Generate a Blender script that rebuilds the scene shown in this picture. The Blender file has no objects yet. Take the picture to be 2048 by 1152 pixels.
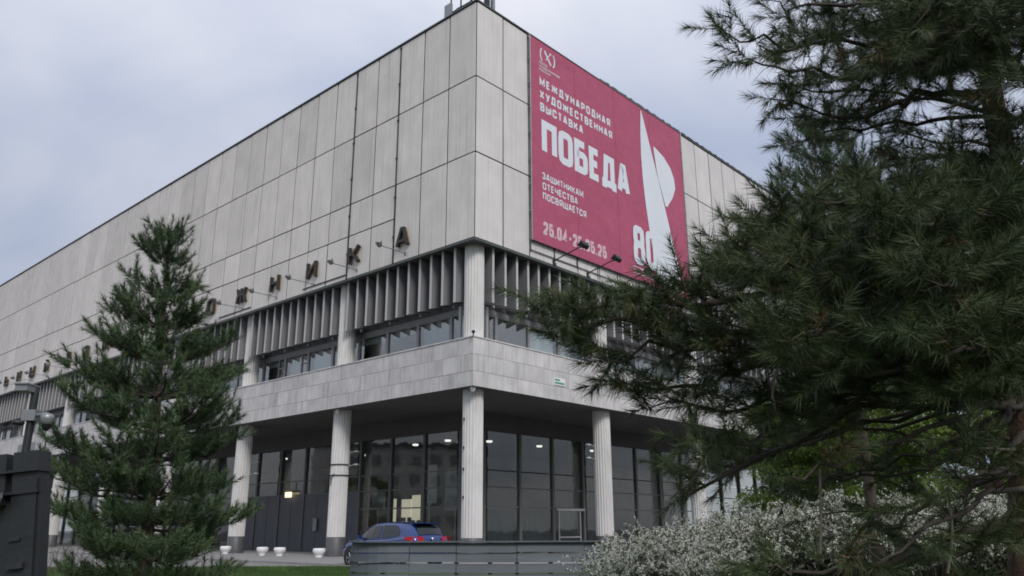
import bpy, bmesh, math, random
import numpy as np
from mathutils import Vector, Matrix

random.seed(7)
rng = np.random.default_rng(7)
scene = bpy.context.scene
COL = scene.collection
R = math.radians

# ------------------------------------------------------------------ camera
CAM_H, FPX, PITCH = 1.32, 1604.986, 0.29075
cam_d = bpy.data.cameras.new('camera')
cam_d.sensor_fit = 'HORIZONTAL'; cam_d.sensor_width = 36.0
cam_d.lens = FPX / 2048 * 36.0
cam_d.clip_start = 0.05; cam_d.clip_end = 3000
cam = bpy.data.objects.new('camera', cam_d); COL.objects.link(cam)
cam.location = (0, 0, CAM_H)
cam.rotation_euler = (math.pi / 2 + PITCH, R(0.21), 0)
scene.camera = cam

# ------------------------------------------------------------------ world, sun, exposure
SUN_EL, SUN_AZ = 40.0, 23.0          # elevation; azimuth measured from -Y (behind the camera) towards +X
sun_dir = Vector((math.cos(R(SUN_EL)) * math.sin(R(SUN_AZ)), -math.cos(R(SUN_EL)) * math.cos(R(SUN_AZ)), math.sin(R(SUN_EL))))
world = bpy.data.worlds.new('World'); scene.world = world; world.use_nodes = True
wt = world.node_tree; wt.nodes.clear()
def wn(t, **k):
    n = wt.nodes.new(t)
    for a, b in k.items(): setattr(n, a, b)
    return n
w_out = wn('ShaderNodeOutputWorld'); w_bg = wn('ShaderNodeBackground')
w_sky = wn('ShaderNodeTexSky', sky_type='NISHITA', sun_disc=False)
w_sky.sun_elevation = R(SUN_EL)
w_sky.sun_rotation = math.atan2(sun_dir.x, sun_dir.y)
w_sky.air_density = 1.0; w_sky.dust_density = 1.5
w_tc = wn('ShaderNodeTexCoord')
# project the direction onto a flat cloud deck
w_sep = wn('ShaderNodeSeparateXYZ'); wt.links.new(w_tc.outputs['Generated'], w_sep.inputs[0])
w_add = wn('ShaderNodeMath', operation='ADD'); w_add.inputs[1].default_value = 0.35
wt.links.new(w_sep.outputs['Z'], w_add.inputs[0])
w_max = wn('ShaderNodeMath', operation='MAXIMUM'); w_max.inputs[1].default_value = 0.15
wt.links.new(w_add.outputs[0], w_max.inputs[0])
w_div = wn('ShaderNodeVectorMath', operation='DIVIDE')
w_cmb = wn('ShaderNodeCombineXYZ')
for i in range(3): wt.links.new(w_max.outputs[0], w_cmb.inputs[i])
wt.links.new(w_tc.outputs['Generated'], w_div.inputs[0]); wt.links.new(w_cmb.outputs[0], w_div.inputs[1])
w_map = wn('ShaderNodeMapping'); w_map.inputs['Location'].default_value = (3.1, 1.7, 0.0)
wt.links.new(w_div.outputs[0], w_map.inputs[0])
w_n1 = wn('ShaderNodeTexNoise'); w_n1.inputs['Scale'].default_value = 1.5; w_n1.inputs['Detail'].default_value = 5; w_n1.inputs['Roughness'].default_value = 0.45
w_n1.inputs['Distortion'].default_value = 0.35
wt.links.new(w_map.outputs[0], w_n1.inputs['Vector'])
w_r1 = wn('ShaderNodeValToRGB')
w_r1.color_ramp.elements[0].position = 0.37; w_r1.color_ramp.elements[0].color = (4.3, 4.9, 6.5, 1)
w_r1.color_ramp.elements[1].position = 0.64; w_r1.color_ramp.elements[1].color = (8.0, 8.1, 8.7, 1)
wt.links.new(w_n1.outputs['Fac'], w_r1.inputs[0])
# overcast deck: zenith brighter than the horizon
w_cl = wn('ShaderNodeMath', operation='MAXIMUM'); w_cl.inputs[1].default_value = 0.0
wt.links.new(w_sep.outputs['Z'], w_cl.inputs[0])
w_ma = wn('ShaderNodeMath', operation='MULTIPLY_ADD'); w_ma.inputs[1].default_value = 1.0; w_ma.inputs[2].default_value = 0.72
wt.links.new(w_cl.outputs[0], w_ma.inputs[0])
w_mul = wn('ShaderNodeMix', data_type='RGBA', blend_type='MULTIPLY'); w_mul.inputs['Factor'].default_value = 1.0
wt.links.new(w_r1.outputs[0], w_mul.inputs['A']); wt.links.new(w_ma.outputs[0], w_mul.inputs['B'])
w_mix = wn('ShaderNodeMix', data_type='RGBA'); w_mix.inputs['Factor'].default_value = 0.86
wt.links.new(w_sky.outputs[0], w_mix.inputs['A']); wt.links.new(w_mul.outputs['Result'], w_mix.inputs['B'])
wt.links.new(w_mix.outputs['Result'], w_bg.inputs['Color'])
w_bg.inputs['Strength'].default_value = 0.075
wt.links.new(w_bg.outputs[0], w_out.inputs[0])

sun_l = bpy.data.lights.new('sun', 'SUN'); sun_l.energy = 1.5; sun_l.angle = R(18); sun_l.color = (1.0, 0.965, 0.92)
sun = bpy.data.objects.new('sun', sun_l); COL.objects.link(sun)
sun.rotation_euler = (-sun_dir).to_track_quat('-Z', 'Y').to_euler(); sun.location = (20, -20, 60)

scene.view_settings.view_transform = 'Standard'; scene.view_settings.look = 'None'
scene.view_settings.exposure = 0.32; scene.view_settings.gamma = 1.0
scene.view_settings.use_curve_mapping = False
scene.render.engine = 'CYCLES'
scene.cycles.max_bounces = 6; scene.cycles.diffuse_bounces = 3; scene.cycles.glossy_bounces = 3; scene.cycles.transmission_bounces = 4; scene.cycles.caustics_reflective = False; scene.cycles.caustics_refractive = False; scene.cycles.transparent_max_bounces = 16
scene.cycles.use_denoising = True; scene.cycles.filter_width = 1.8

# ------------------------------------------------------------------ pixel helper (photo pixel -> world point)
def pix(x, y, depth):
    u = (x - 1024) / FPX; v = (576 - y) / FPX
    c, s = math.cos(PITCH), math.sin(PITCH)
    d = Vector((u, c - v * s, s + v * c))
    return Vector((0, 0, CAM_H)) + d * (depth / d.y)

# ------------------------------------------------------------------ materials
MATS = {}
def mat(name, col, rough=0.7, metal=0.0, var=0.0, noise=0.0, nscale=4.0, stretch=(1, 1, 1), bump=0.0, bscale=30.0, spec=0.5, noise2=0.0, n2scale=1.0, stain=0.0):
    """principled + per-object tint variation + noise mottling + bump, in object space"""
    m = bpy.data.materials.new(name); m.use_nodes = True
    nt = m.node_tree; b = nt.nodes['Principled BSDF']
    b.inputs['Roughness'].default_value = rough; b.inputs['Metallic'].default_value = metal
    b.inputs['Specular IOR Level'].default_value = spec
    b.inputs['Base Color'].default_value = (*col, 1)
    N = nt.nodes.new; Lk = nt.links.new
    cur = None
    tc = N('ShaderNodeTexCoord'); oi = N('ShaderNodeObjectInfo')
    off = N('ShaderNodeVectorMath'); off.operation = 'ADD'
    sc_ = N('ShaderNodeMath'); sc_.operation = 'MULTIPLY'; sc_.inputs[1].default_value = 57.0
    Lk(oi.outputs['Random'], sc_.inputs[0]); Lk(tc.outputs['Object'], off.inputs[0]); Lk(sc_.outputs[0], off.inputs[1])
    mp = N('ShaderNodeMapping'); mp.inputs['Scale'].default_value = stretch; Lk(off.outputs[0], mp.inputs[0])
    def mulcol(fac_socket, lo, hi, curv, tint=None):
        r = N('ShaderNodeMapRange'); r.inputs['From Min'].default_value = 0.3; r.inputs['From Max'].default_value = 0.7
        r.inputs['To Min'].default_value = lo; r.inputs['To Max'].default_value = hi
        Lk(fac_socket, r.inputs['Value'])
        x = N('ShaderNodeMix'); x.data_type = 'RGBA'; x.blend_type = 'MULTIPLY'; x.inputs['Factor'].default_value = 1
        if curv is None: x.inputs['A'].default_value = (*col, 1)
        else: Lk(curv, x.inputs['A'])
        Lk(r.outputs[0], x.inputs['B'])
        return x.outputs['Result']
    if noise:
        n = N('ShaderNodeTexNoise'); n.inputs['Scale'].default_value = nscale; n.inputs['Detail'].default_value = 6; n.inputs['Roughness'].default_value = 0.65
        Lk(mp.outputs[0], n.inputs['Vector']); cur = mulcol(n.outputs['Fac'], 1 - noise, 1 + noise, cur)
    if noise2:
        n = N('ShaderNodeTexNoise'); n.inputs['Scale'].default_value = n2scale; n.inputs['Detail'].default_value = 3
        Lk(off.outputs[0], n.inputs['Vector']); cur = mulcol(n.outputs['Fac'], 1 - noise2, 1 + noise2, cur)
    if stain:
        mp2 = N('ShaderNodeMapping'); mp2.inputs['Scale'].default_value = (3.2, 3.2, 0.10); Lk(off.outputs[0], mp2.inputs[0])
        n = N('ShaderNodeTexNoise'); n.inputs['Scale'].default_value = 1.6; n.inputs['Detail'].default_value = 4; Lk(mp2.outputs[0], n.inputs['Vector'])
        r = N('ShaderNodeMapRange'); r.inputs['From Min'].default_value = 0.56; r.inputs['From Max'].default_value = 0.74; r.inputs['To Min'].default_value = 1.0; r.inputs['To Max'].default_value = 1 - stain
        Lk(n.outputs['Fac'], r.inputs['Value'])
        x = N('ShaderNodeMix'); x.data_type = 'RGBA'; x.blend_type = 'MULTIPLY'; x.inputs['Factor'].default_value = 1
        if cur is None: x.inputs['A'].default_value = (*col, 1)
        else: Lk(cur, x.inputs['A'])
        Lk(r.outputs[0], x.inputs['B']); cur = x.outputs['Result']
    if var:
        r = N('ShaderNodeMapRange'); r.inputs['To Min'].default_value = 1 - var; r.inputs['To Max'].default_value = 1 + var * 0.7
        Lk(oi.outputs['Random'], r.inputs['Value'])
        x = N('ShaderNodeMix'); x.data_type = 'RGBA'; x.blend_type = 'MULTIPLY'; x.inputs['Factor'].default_value = 1
        if cur is None: x.inputs['A'].default_value = (*col, 1)
        else: Lk(cur, x.inputs['A'])
        Lk(r.outputs[0], x.inputs['B']); cur = x.outputs['Result']
    if cur is not None: Lk(cur, b.inputs['Base Color'])
    if bump:
        n = N('ShaderNodeTexNoise'); n.inputs['Scale'].default_value = bscale; n.inputs['Detail'].default_value = 5
        Lk(off.outputs[0], n.inputs['Vector'])
        bp = N('ShaderNodeBump'); bp.inputs['Strength'].default_value = bump; bp.inputs['Distance'].default_value = 0.02
        Lk(n.outputs['Fac'], bp.inputs['Height']); Lk(bp.outputs[0], b.inputs['Normal'])
    MATS[name] = m
    return m

def glass(name, tint, ior=1.5, refl=1.0, wav=0.0):
    m = bpy.data.materials.new(name); m.use_nodes = True
    nt = m.node_tree; nt.nodes.clear(); N = nt.nodes.new; Lk = nt.links.new
    o = N('ShaderNodeOutputMaterial'); t = N('ShaderNodeBsdfTransparent'); g = N('ShaderNodeBsdfGlossy'); mx = N('ShaderNodeMixShader'); f0 = ((ior - 1) / (ior + 1)) ** 2
    t.inputs[0].default_value = (*tint, 1); g.inputs['Roughness'].default_value = 0.02; g.inputs[0].default_value = (refl, refl, refl, 1)
    # Schlick reflectance, the same from both sides of the thin pane
    ge = N('ShaderNodeNewGeometry'); dt = N('ShaderNodeVectorMath'); dt.operation = 'DOT_PRODUCT'; Lk(ge.outputs['Normal'], dt.inputs[0]); Lk(ge.outputs['Incoming'], dt.inputs[1])
    ab = N('ShaderNodeMath'); ab.operation = 'ABSOLUTE'; Lk(dt.outputs['Value'], ab.inputs[0])
    om = N('ShaderNodeMath'); om.operation = 'SUBTRACT'; om.inputs[0].default_value = 1.0; Lk(ab.outputs[0], om.inputs[1])
    pw = N('ShaderNodeMath'); pw.operation = 'POWER'; pw.inputs[1].default_value = 5.0; Lk(om.outputs[0], pw.inputs[0])
    fr = N('ShaderNodeMath'); fr.operation = 'MULTIPLY_ADD'; fr.inputs[1].default_value = 1 - f0; fr.inputs[2].default_value = f0; Lk(pw.outputs[0], fr.inputs[0])
    if wav:
        tc = N('ShaderNodeTexCoord'); n = N('ShaderNodeTexNoise'); n.inputs['Scale'].default_value = 0.8; n.inputs['Detail'].default_value = 2
        Lk(tc.outputs['Object'], n.inputs['Vector'])
        bp = N('ShaderNodeBump'); bp.inputs['Strength'].default_value = wav; bp.inputs['Distance'].default_value = 0.05
        Lk(n.outputs['Fac'], bp.inputs['Height']); Lk(bp.outputs[0], g.inputs['Normal'])
    Lk(fr.outputs[0], mx.inputs[0]); Lk(t.outputs[0], mx.inputs[1]); Lk(g.outputs[0], mx.inputs[2]); Lk(mx.outputs[0], o.inputs[0])
    MATS[name] = m; return m

def emis(name, col, s):
    m = bpy.data.materials.new(name); m.use_nodes = True; b = m.node_tree.nodes['Principled BSDF']
    b.inputs['Base Color'].default_value = (*col, 1); b.inputs['Emission Color'].default_value = (*col, 1); b.inputs['Emission Strength'].default_value = s
    MATS[name] = m; return m

def leafmat(name, c1, c2, rough=0.6, trans=0.25, scale=1.3):
    """foliage: two greens mixed by noise over the crown, a little light through the leaf"""
    m = bpy.data.materials.new(name); m.use_nodes = True; nt = m.node_tree; nt.nodes.clear(); N = nt.nodes.new; Lk = nt.links.new
    o = N('ShaderNodeOutputMaterial'); b = N('ShaderNodeBsdfPrincipled'); b.inputs['Roughness'].default_value = rough; b.inputs['Specular IOR Level'].default_value = 0.35
    tc = N('ShaderNodeTexCoord'); n = N('ShaderNodeTexNoise'); n.inputs['Scale'].default_value = scale; n.inputs['Detail'].default_value = 4
    Lk(tc.outputs['Object'], n.inputs['Vector'])
    r = N('ShaderNodeValToRGB'); r.color_ramp.elements[0].position = 0.35; r.color_ramp.elements[0].color = (*c1, 1)
    r.color_ramp.elements[1].position = 0.66; r.color_ramp.elements[1].color = (*c2, 1); Lk(n.outputs['Fac'], r.inputs[0])
    Lk(r.outputs[0], b.inputs['Base Color'])
    if trans:
        t = N('ShaderNodeBsdfTranslucent'); Lk(r.outputs[0], t.inputs[0]); mx = N('ShaderNodeMixShader'); mx.inputs[0].default_value = trans
        Lk(b.outputs[0], mx.inputs[1]); Lk(t.outputs[0], mx.inputs[2]); Lk(mx.outputs[0], o.inputs[0])
    else: Lk(b.outputs[0], o.inputs[0])
    MATS[name] = m; return m

mat('stone', (0.70, 0.66, 0.615), 0.75, stain=0.17, var=0.09, noise=0.075, nscale=2.2, stretch=(4.5, 4.5, 0.14), noise2=0.07, n2scale=0.9, bump=0.12, bscale=9)
mat('stone_right', (0.67, 0.645, 0.62), 0.75, stain=0.13, var=0.07, noise=0.065, nscale=2.2, stretch=(4.5, 4.5, 0.14), noise2=0.06, n2scale=0.9, bump=0.12, bscale=9)
mat('slab', (0.58, 0.56, 0.55), 0.75, stain=0.30, var=0.08, noise=0.12, nscale=3.0, stretch=(1.5, 1.5, 0.25), noise2=0.12, n2scale=1.2, bump=0.15, bscale=14)
mat('column', (0.66, 0.645, 0.625), 0.7, var=0.05, noise=0.09, nscale=2.5, stretch=(2, 2, 0.3), noise2=0.08, n2scale=0.7, bump=0.1)
mat('plinth', (0.09, 0.09, 0.095), 0.5, noise=0.25, nscale=6)
mat('joint', (0.02, 0.019, 0.019), 0.95, noise=0.35, nscale=0.8)
mat('fin_edge', (0.52, 0.51, 0.50), 0.75, noise=0.1, nscale=2, stretch=(2, 2, .2))
mat('fin', (0.20, 0.20, 0.21), 0.8, var=0.10, noise=0.12, nscale=1.5, stretch=(1.5, 1.5, 0.2))
mat('fin_back', (0.14, 0.135, 0.14), 0.85, noise=0.15, nscale=1.0)
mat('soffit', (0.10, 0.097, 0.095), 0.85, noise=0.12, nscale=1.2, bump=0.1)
mat('frame', (0.34, 0.34, 0.345), 0.5, metal=0.3, var=0.1)
mat('lobby_frame', (0.13, 0.135, 0.13), 0.55, metal=0.2)
mat('light_frame', (0.45, 0.46, 0.47), 0.4, metal=0.5)
mat('grey_door', (0.095, 0.10, 0.115), 0.6, noise=0.06, nscale=2)
mat('interior', (0.34, 0.31, 0.28), 0.85, noise=0.3, nscale=0.5)
mat('interior_floor', (0.30, 0.28, 0.26), 0.4, noise=0.2, nscale=1)
mat('blind', (0.72, 0.74, 0.74), 0.85, var=0.35, noise=0.1, nscale=3)
mat('curtain', (0.06, 0.085, 0.085), 0.9, noise=0.3, nscale=3, stretch=(6, 6, 0.1))
mat('bronze', (0.035, 0.028, 0.024), 0.5, metal=0.2)
mat('gilt', (0.36, 0.27, 0.14), 0.45, metal=0.4)
mat('dark_metal', (0.035, 0.037, 0.04), 0.5, metal=0.3, noise=0.2, nscale=10)
mat('coping', (0.10, 0.115, 0.11), 0.5, metal=0.5, noise=0.2, nscale=2)
mat('grey_metal', (0.28, 0.29, 0.30), 0.45, metal=0.5, noise=0.1)
mat('white_paint', (0.78, 0.78, 0.78), 0.45, noise=0.06, nscale=5)
mat('banner_red', (0.43, 0.080, 0.150), 0.6, noise=0.06, nscale=0.5, noise2=0.05, n2scale=2.2, bump=0.6, bscale=0.9)
for _n in MATS['banner_red'].node_tree.nodes:
    if _n.type == 'BUMP': _n.inputs['Distance'].default_value = 0.12
mat('banner_seam', (0.33, 0.055, 0.11), 0.65)
mat('banner_white', (0.72, 0.76, 0.80), 0.65, noise=0.04, nscale=.6)
mat('banner_pink', (0.70, 0.50, 0.55), 0.65)
mat('asphalt', (0.055, 0.055, 0.058), 0.9, noise=0.25, nscale=0.4, bump=0.3, bscale=60)
mat('paving', (0.26, 0.25, 0.245), 0.85, var=0.1, noise=0.15, nscale=1.5, bump=0.15, bscale=40)
mat('kerb', (0.30, 0.29, 0.28), 0.85, var=0.12, noise=0.2, nscale=4, bump=0.2)
mat('lawn', (0.045, 0.075, 0.02), 0.95, noise=0.4, nscale=2.5, bump=0.5, bscale=40)
leafmat('grass', (0.035, 0.075, 0.015), (0.08, 0.15, 0.03), 0.6, 0.2, 1.0)
mat('bark', (0.055, 0.040, 0.031), 0.95, noise=0.4, nscale=14, stretch=(1, 1, 0.25), bump=0.8, bscale=28)
mat('bark_orange', (0.085, 0.050, 0.034), 0.95, noise=0.45, nscale=12, stretch=(1, 1, 0.3), bump=0.8, bscale=26)
mat('twig', (0.050, 0.040, 0.032), 0.9, noise=0.3, nscale=20)
mat('dead_needle', (0.16, 0.085, 0.04), 0.8, noise=0.3, nscale=3)
mat('dry_twig', (0.12, 0.10, 0.085), 0.9, noise=0.3, nscale=20)
leafmat('needle_near', (0.048, 0.074, 0.031), (0.096, 0.122, 0.052), 0.5, 0.12, 2.2)
leafmat('needle_far', (0.055, 0.096, 0.044), (0.115, 0.165, 0.078), 0.55, 0.12, 1.5)
leafmat('leaf_green', (0.08, 0.135, 0.022), (0.17, 0.24, 0.045), 0.5, 0.35, 0.8)
leafmat('leaf_shrub', (0.05, 0.075, 0.03), (0.09, 0.12, 0.05), 0.6, 0.25, 2.0)
mat('blossom', (0.70, 0.70, 0.61), 0.8, noise=0.12, nscale=3)
mat('fence_paint', (0.105, 0.122, 0.138), 0.6, var=0.12, noise=0.18, nscale=3, stretch=(0.4, 0.4, 4), bump=0.15, bscale=20)
mat('gate_paint', (0.026, 0.029, 0.032), 0.45, metal=0.2, noise=0.2, nscale=5, bump=0.1)
mat('car_paint', (0.006, 0.036, 0.16), 0.25, metal=0.35, spec=0.6)
MATS['car_paint'].node_tree.nodes['Principled BSDF'].inputs['Coat Weight'].default_value = 0.8
mat('car_glass', (0.012, 0.014, 0.016), 0.05, spec=0.7)
mat('car_black', (0.015, 0.015, 0.016), 0.6)
mat('tyre', (0.018, 0.018, 0.018), 0.9)
mat('alloy', (0.45, 0.46, 0.48), 0.3, metal=0.9)
mat('tail_red', (0.50, 0.015, 0.03), 0.2, spec=0.7)
mat('chrome', (0.7, 0.7, 0.72), 0.15, metal=1.0)
mat('head_lamp', (0.65, 0.68, 0.72), 0.15, spec=0.8)
mat('plate', (0.7, 0.7, 0.7), 0.5)
mat('rust', (0.20, 0.07, 0.03), 0.9, noise=0.3, nscale=12)
mat('sign_green', (0.05, 0.28, 0.18), 0.6)
mat('far_wall', (0.55, 0.53, 0.50), 0.8, noise=0.1, nscale=0.3)
mat('far_window', (0.24, 0.25, 0.26), 0.3)
glass('win_glass', (0.85, 0.90, 0.90), 2.4, 1.0)
glass('lobby_glass', (0.80, 0.83, 0.82), 1.75, 0.9, wav=0.10)
emis('reflection_glow', (0.80, 0.72, 0.55), 0.55)  # warm glow of the added boards that imitate reflections in the glass
emis('warm_lamp', (1.0, 0.80, 0.50), 1.3)
emis('cool_lamp', (1.0, 0.95, 0.88), 1.3)

# ------------------------------------------------------------------ object helpers
def link(o):
    COL.objects.link(o); return o
def tag(o, label, cat, group=None, kind=None):
    if label: o['label'] = label
    if cat: o['category'] = cat
    if group: o['group'] = group
    if kind: o['kind'] = kind
    return o
def thing(name, label, cat, loc=(0, 0, 0), rz=0.0, group=None):
    o = bpy.data.objects.new(name, None); o.empty_display_size = 0.2
    o.location = loc; o.rotation_euler = (0, 0, rz); link(o)
    return tag(o, label, cat, group)
def place(name, me, m=None, parent=None, loc=None, rot=None, kind=None, scale=None):
    o = bpy.data.objects.new(name, me); link(o)
    if m is not None and len(me.materials) == 0: me.materials.append(MATS[m])
    if parent is not None: o.parent = parent
    if loc is not None: o.location = loc
    if rot is not None: o.rotation_euler = rot
    if scale is not None: o.scale = scale
    if kind: o['kind'] = kind
    return o
def npmesh(name, V, F, smooth=False):
    """V (n,3), F (m,k) constant-size polygons"""
    V = np.ascontiguousarray(V, dtype=np.float32); F = np.ascontiguousarray(F, dtype=np.int32)
    me = bpy.data.meshes.new(name)
    me.vertices.add(len(V)); me.vertices.foreach_set('co', V.ravel())
    k = F.shape[1]
    me.loops.add(F.size); me.loops.foreach_set('vertex_index', F.ravel())
    me.polygons.add(len(F)); me.polygons.foreach_set('loop_start', np.arange(0, F.size, k, dtype=np.int32))
    if smooth: me.polygons.foreach_set('use_smooth', np.ones(len(F), dtype=bool))
    me.update(calc_edges=True); me.validate()
    return me
class MB:
    """collects shapes into one mesh"""
    def __init__(s): s.v = []; s.f = []; s.sm = []
    def poly(s, pts, sm=False):
        i = len(s.v); s.v += [tuple(p) for p in pts]; s.f.append(tuple(range(i, i + len(pts)))); s.sm.append(sm)
    def add(s, V, F, sm=False):
        i = len(s.v); s.v += [tuple(p) for p in V]
        for f in F: s.f.append(tuple(a + i for a in f)); s.sm.append(sm)
    def box(s, x0, x1, y0, y1, z0, z1, M=None):
        V = [(x0, y0, z0), (x1, y0, z0), (x1, y1, z0), (x0, y1, z0), (x0, y0, z1), (x1, y0, z1), (x1, y1, z1), (x0, y1, z1)]
        if M is not None: V = [tuple(M @ Vector(p)) for p in V]
        s.add(V, [(0, 3, 2, 1), (4, 5, 6, 7), (0, 1, 5, 4), (1, 2, 6, 5), (2, 3, 7, 6), (3, 0, 4, 7)])
    def tube(s, pts, rad, n=6, cap=True):
        pts = [Vector(p) for p in pts]
        if not hasattr(rad, '__len__'): rad = [rad] * len(pts)
        rings = []; prev = None
        for i, p in enumerate(pts):
            d = (pts[min(i + 1, len(pts) - 1)] - pts[max(i - 1, 0)])
            if d.length < 1e-9: d = Vector((0, 0, 1))
            d.normalize()
            if prev is None:
                a = Vector((0, 0, 1)) if abs(d.z) < 0.9 else Vector((1, 0, 0)); u = d.cross(a).normalized()
            else:
                u = prev - d * prev.dot(d)
                u = u.normalized() if u.length > 1e-6 else d.orthogonal().normalized()
            prev = u; w = d.cross(u)
            rings.append([p + (u * math.cos(2 * math.pi * k / n) + w * math.sin(2 * math.pi * k / n)) * rad[i] for k in range(n)])
        V = [q for r_ in rings for q in r_]; F = []
        for i in range(len(pts) - 1):
            for k in range(n):
                F.append((i * n + k, i * n + (k + 1) % n, (i + 1) * n + (k + 1) % n, (i + 1) * n + k))
        s.add(V, F, True)
        if cap: s.poly(rings[0][::-1]); s.poly(rings[-1])
    def lathe(s, prof, n=24, c=(0, 0, 0), cap=False):
        V = []; F = []
        for r_, z in prof:
            for k in range(n):
                a = 2 * math.pi * k / n; V.append((c[0] + r_ * math.cos(a), c[1] + r_ * math.sin(a), c[2] + z))
        for i in range(len(prof) - 1):
            for k in range(n): F.append((i * n + k, i * n + (k + 1) % n, (i + 1) * n + (k + 1) % n, (i + 1) * n + k))
        s.add(V, F, True)
        if cap: s.poly(V[:n][::-1]); s.poly(V[-n:])
    def prism(s, poly2, z0, z1, fn):
        """extrude a 2-D outline between two depths; fn(u, v, d) -> point"""
        a = [fn(u, v, z0) for u, v in poly2]; b = [fn(u, v, z1) for u, v in poly2]; n = len(poly2)
        s.poly(a[::-1]); s.poly(b)
        for i in range(n): s.poly([a[i], a[(i + 1) % n], b[(i + 1) % n], b[i]])
    def mesh(s, name, m=None):
        me = bpy.data.meshes.new(name); me.from_pydata(s.v, [], s.f); me.polygons.foreach_set('use_smooth', s.sm)
        me.update(); 
        if m: me.materials.append(MATS[m])
        return me
    def part(s, name, m, parent=None, kind=None, **k): return place(name, s.mesh(name, m), None, parent, kind=kind, **k)
def boxmesh(name, sx, sy, sz, m, bev=0.0):
    """box from the origin corner, optionally with softened edges"""
    if bev <= 0:
        b = MB(); b.box(0, sx, 0, sy, 0, sz); return b.mesh(name, m)
    bm = bmesh.new(); bmesh.ops.create_cube(bm, size=1.0)
    for v in bm.verts: v.co = Vector(((v.co.x + .5) * sx, (v.co.y + .5) * sy, (v.co.z + .5) * sz))
    bmesh.ops.bevel(bm, geom=bm.edges[:], offset=bev, segments=1, affect='EDGES')
    me = bpy.data.meshes.new(name); bm.to_mesh(me); bm.free(); me.materials.append(MATS[m]); return me
def copy_tree(o, parent=None):
    c = o.copy(); COL.objects.link(c); c.parent = parent
    for ch in list(o.children): copy_tree(ch, c)
    return c
# ------------------------------------------------------------------ ground
g = MB(); g.box(-700, 700, -400, 1000, -0.5, 0.0)
tag(g.part('ground', 'asphalt'), None, None, kind='structure')
th = 0.738515
C0 = Vector((-1.5604, 32.1418, 0)); BR = math.pi / 2 - th
def loc2w(x, y, z=0.0):      # building local -> world
    return Vector((C0.x + math.cos(BR) * x - math.sin(BR) * y, C0.y + math.sin(BR) * x + math.cos(BR) * y, z))
# paved apron round the building (a raised step) and the lawn with its kerb
pv = MB()
pts = [loc2w(-4.2, -4.2), loc2w(60, -4.2), loc2w(60, 110), loc2w(-4.2, 110)]
pv.add([(p.x, p.y, 0.0) for p in pts] + [(p.x, p.y, 0.09) for p in pts], [(4, 5, 6, 7), (0, 1, 5, 4), (1, 2, 6, 5), (2, 3, 7, 6), (3, 0, 4, 7)])
pavement = tag(pv.part('pavement', 'paving'), None, None, kind='structure')
road = MB(); road.poly([(-60, 28.7, 0.004), (40, 28.7, 0.004), (40, 60, 0.004), (-60, 100, 0.004)])
tag(road.part('road', 'paving'), None, None, kind='structure')
lw = MB(); lw.box(-60, -4.9, -8, 28.4, 0.0, 0.10)
lw.box(-4.9, 30, -8, 26.4, 0.0, 0.10)
lawn = tag(lw.part('lawn', 'lawn'), None, None, kind='structure')
kerb_me = boxmesh('kerb_stone', 0.985, 0.16, 0.14, 'kerb', 0.012)
kerb = bpy.data.objects.new('kerb', None); link(kerb); kerb['kind'] = 'structure'
for i in range(34):
    place('kerb_stone', kerb_me, parent=kerb, loc=(-38.9 + i, 28.42, 0.003), rot=(0, 0, random.uniform(-.004, .004)))
# grass blades over the strip that the camera sees
n = 60000
bx = rng.uniform(-20, -4.0, n); by = rng.uniform(21.5, 28.4, n)
keep = ~((bx > -4.92) & (by > 26.38)); bx, by = bx[keep], by[keep]; n = len(bx)
h = rng.uniform(0.04, 0.10, n); a = rng.uniform(0, 6.283, n); w = 0.006
lx, ly = rng.normal(0, 0.03, n), rng.normal(0, 0.03, n)
V = np.stack([np.stack([bx - w * np.cos(a), by - w * np.sin(a), np.full(n, .1)], 1), np.stack([bx + w * np.cos(a), by + w * np.sin(a), np.full(n, .1)], 1), np.stack([bx + lx, by + ly, .1 + h], 1)], 1).reshape(-1, 3)
o = place('grass', npmesh('grass', V, np.arange(3 * n).reshape(-1, 3)), 'grass', kind='stuff')
tag(o, 'short mown grass covering the lawn in front of the kerb', 'grass')

# ------------------------------------------------------------------ the gallery building
# local frame: x runs along the right facade, y along the left facade, both planes meet at the near corner
B = thing('gallery_building', 'large pale stone modernist gallery with blank upper block, fluted columns and dark glazed ground floor', 'building', C0, BR)
Z_TOP, Z_R1, Z_R2, Z_R3, Z_BOT, Z_PT, Z_PB = 25.09, 21.03, 17.25, 15.5, 13.22, 8.92, 6.84
LY, LX = 82.8, 43.2          # facade lengths
W = 1.8
# core of the upper block (seen only in the joints)
b = MB(); b.box(0.036, LX, 0.036, LY, Z_BOT + 0.02, Z_TOP - 0.07); b.part('wall_core', 'joint', B)
G = 0.082
rows_l = [(Z_BOT, Z_R3), (Z_R3, Z_R2), (Z_R2, Z_R1), (Z_R1, Z_TOP - 0.12)]
rows_full = [(Z_BOT, Z_R2), (Z_R2, Z_R1), (Z_R1, Z_TOP - 0.12)]
pm = {}
def panel_mesh(h, side):
    k = (round(h, 3), side)
    if k not in pm:
        pm[k] = boxmesh('wall_panel', 0.034, W - G, h - G * 0.7, 'stone', 0.006) if side == 'L' else boxmesh('wall_panel', W - G, 0.034, h - G * 0.7, 'stone_right', 0.006)
    return pm[k]
for i in range(int(LY / W)):
    for z0, z1 in (rows_full if i < 3 else rows_l):
        place('wall_panel', panel_mesh(z1 - z0, 'L'), parent=B, loc=(random.uniform(-.006, .0), i * W + G / 2 + (0.005 if i == 0 else random.uniform(-.008, .008)), z0 + G * .35), rot=(0, random.uniform(-.0012, .0012), random.uniform(-.0015, .0015)))
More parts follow.
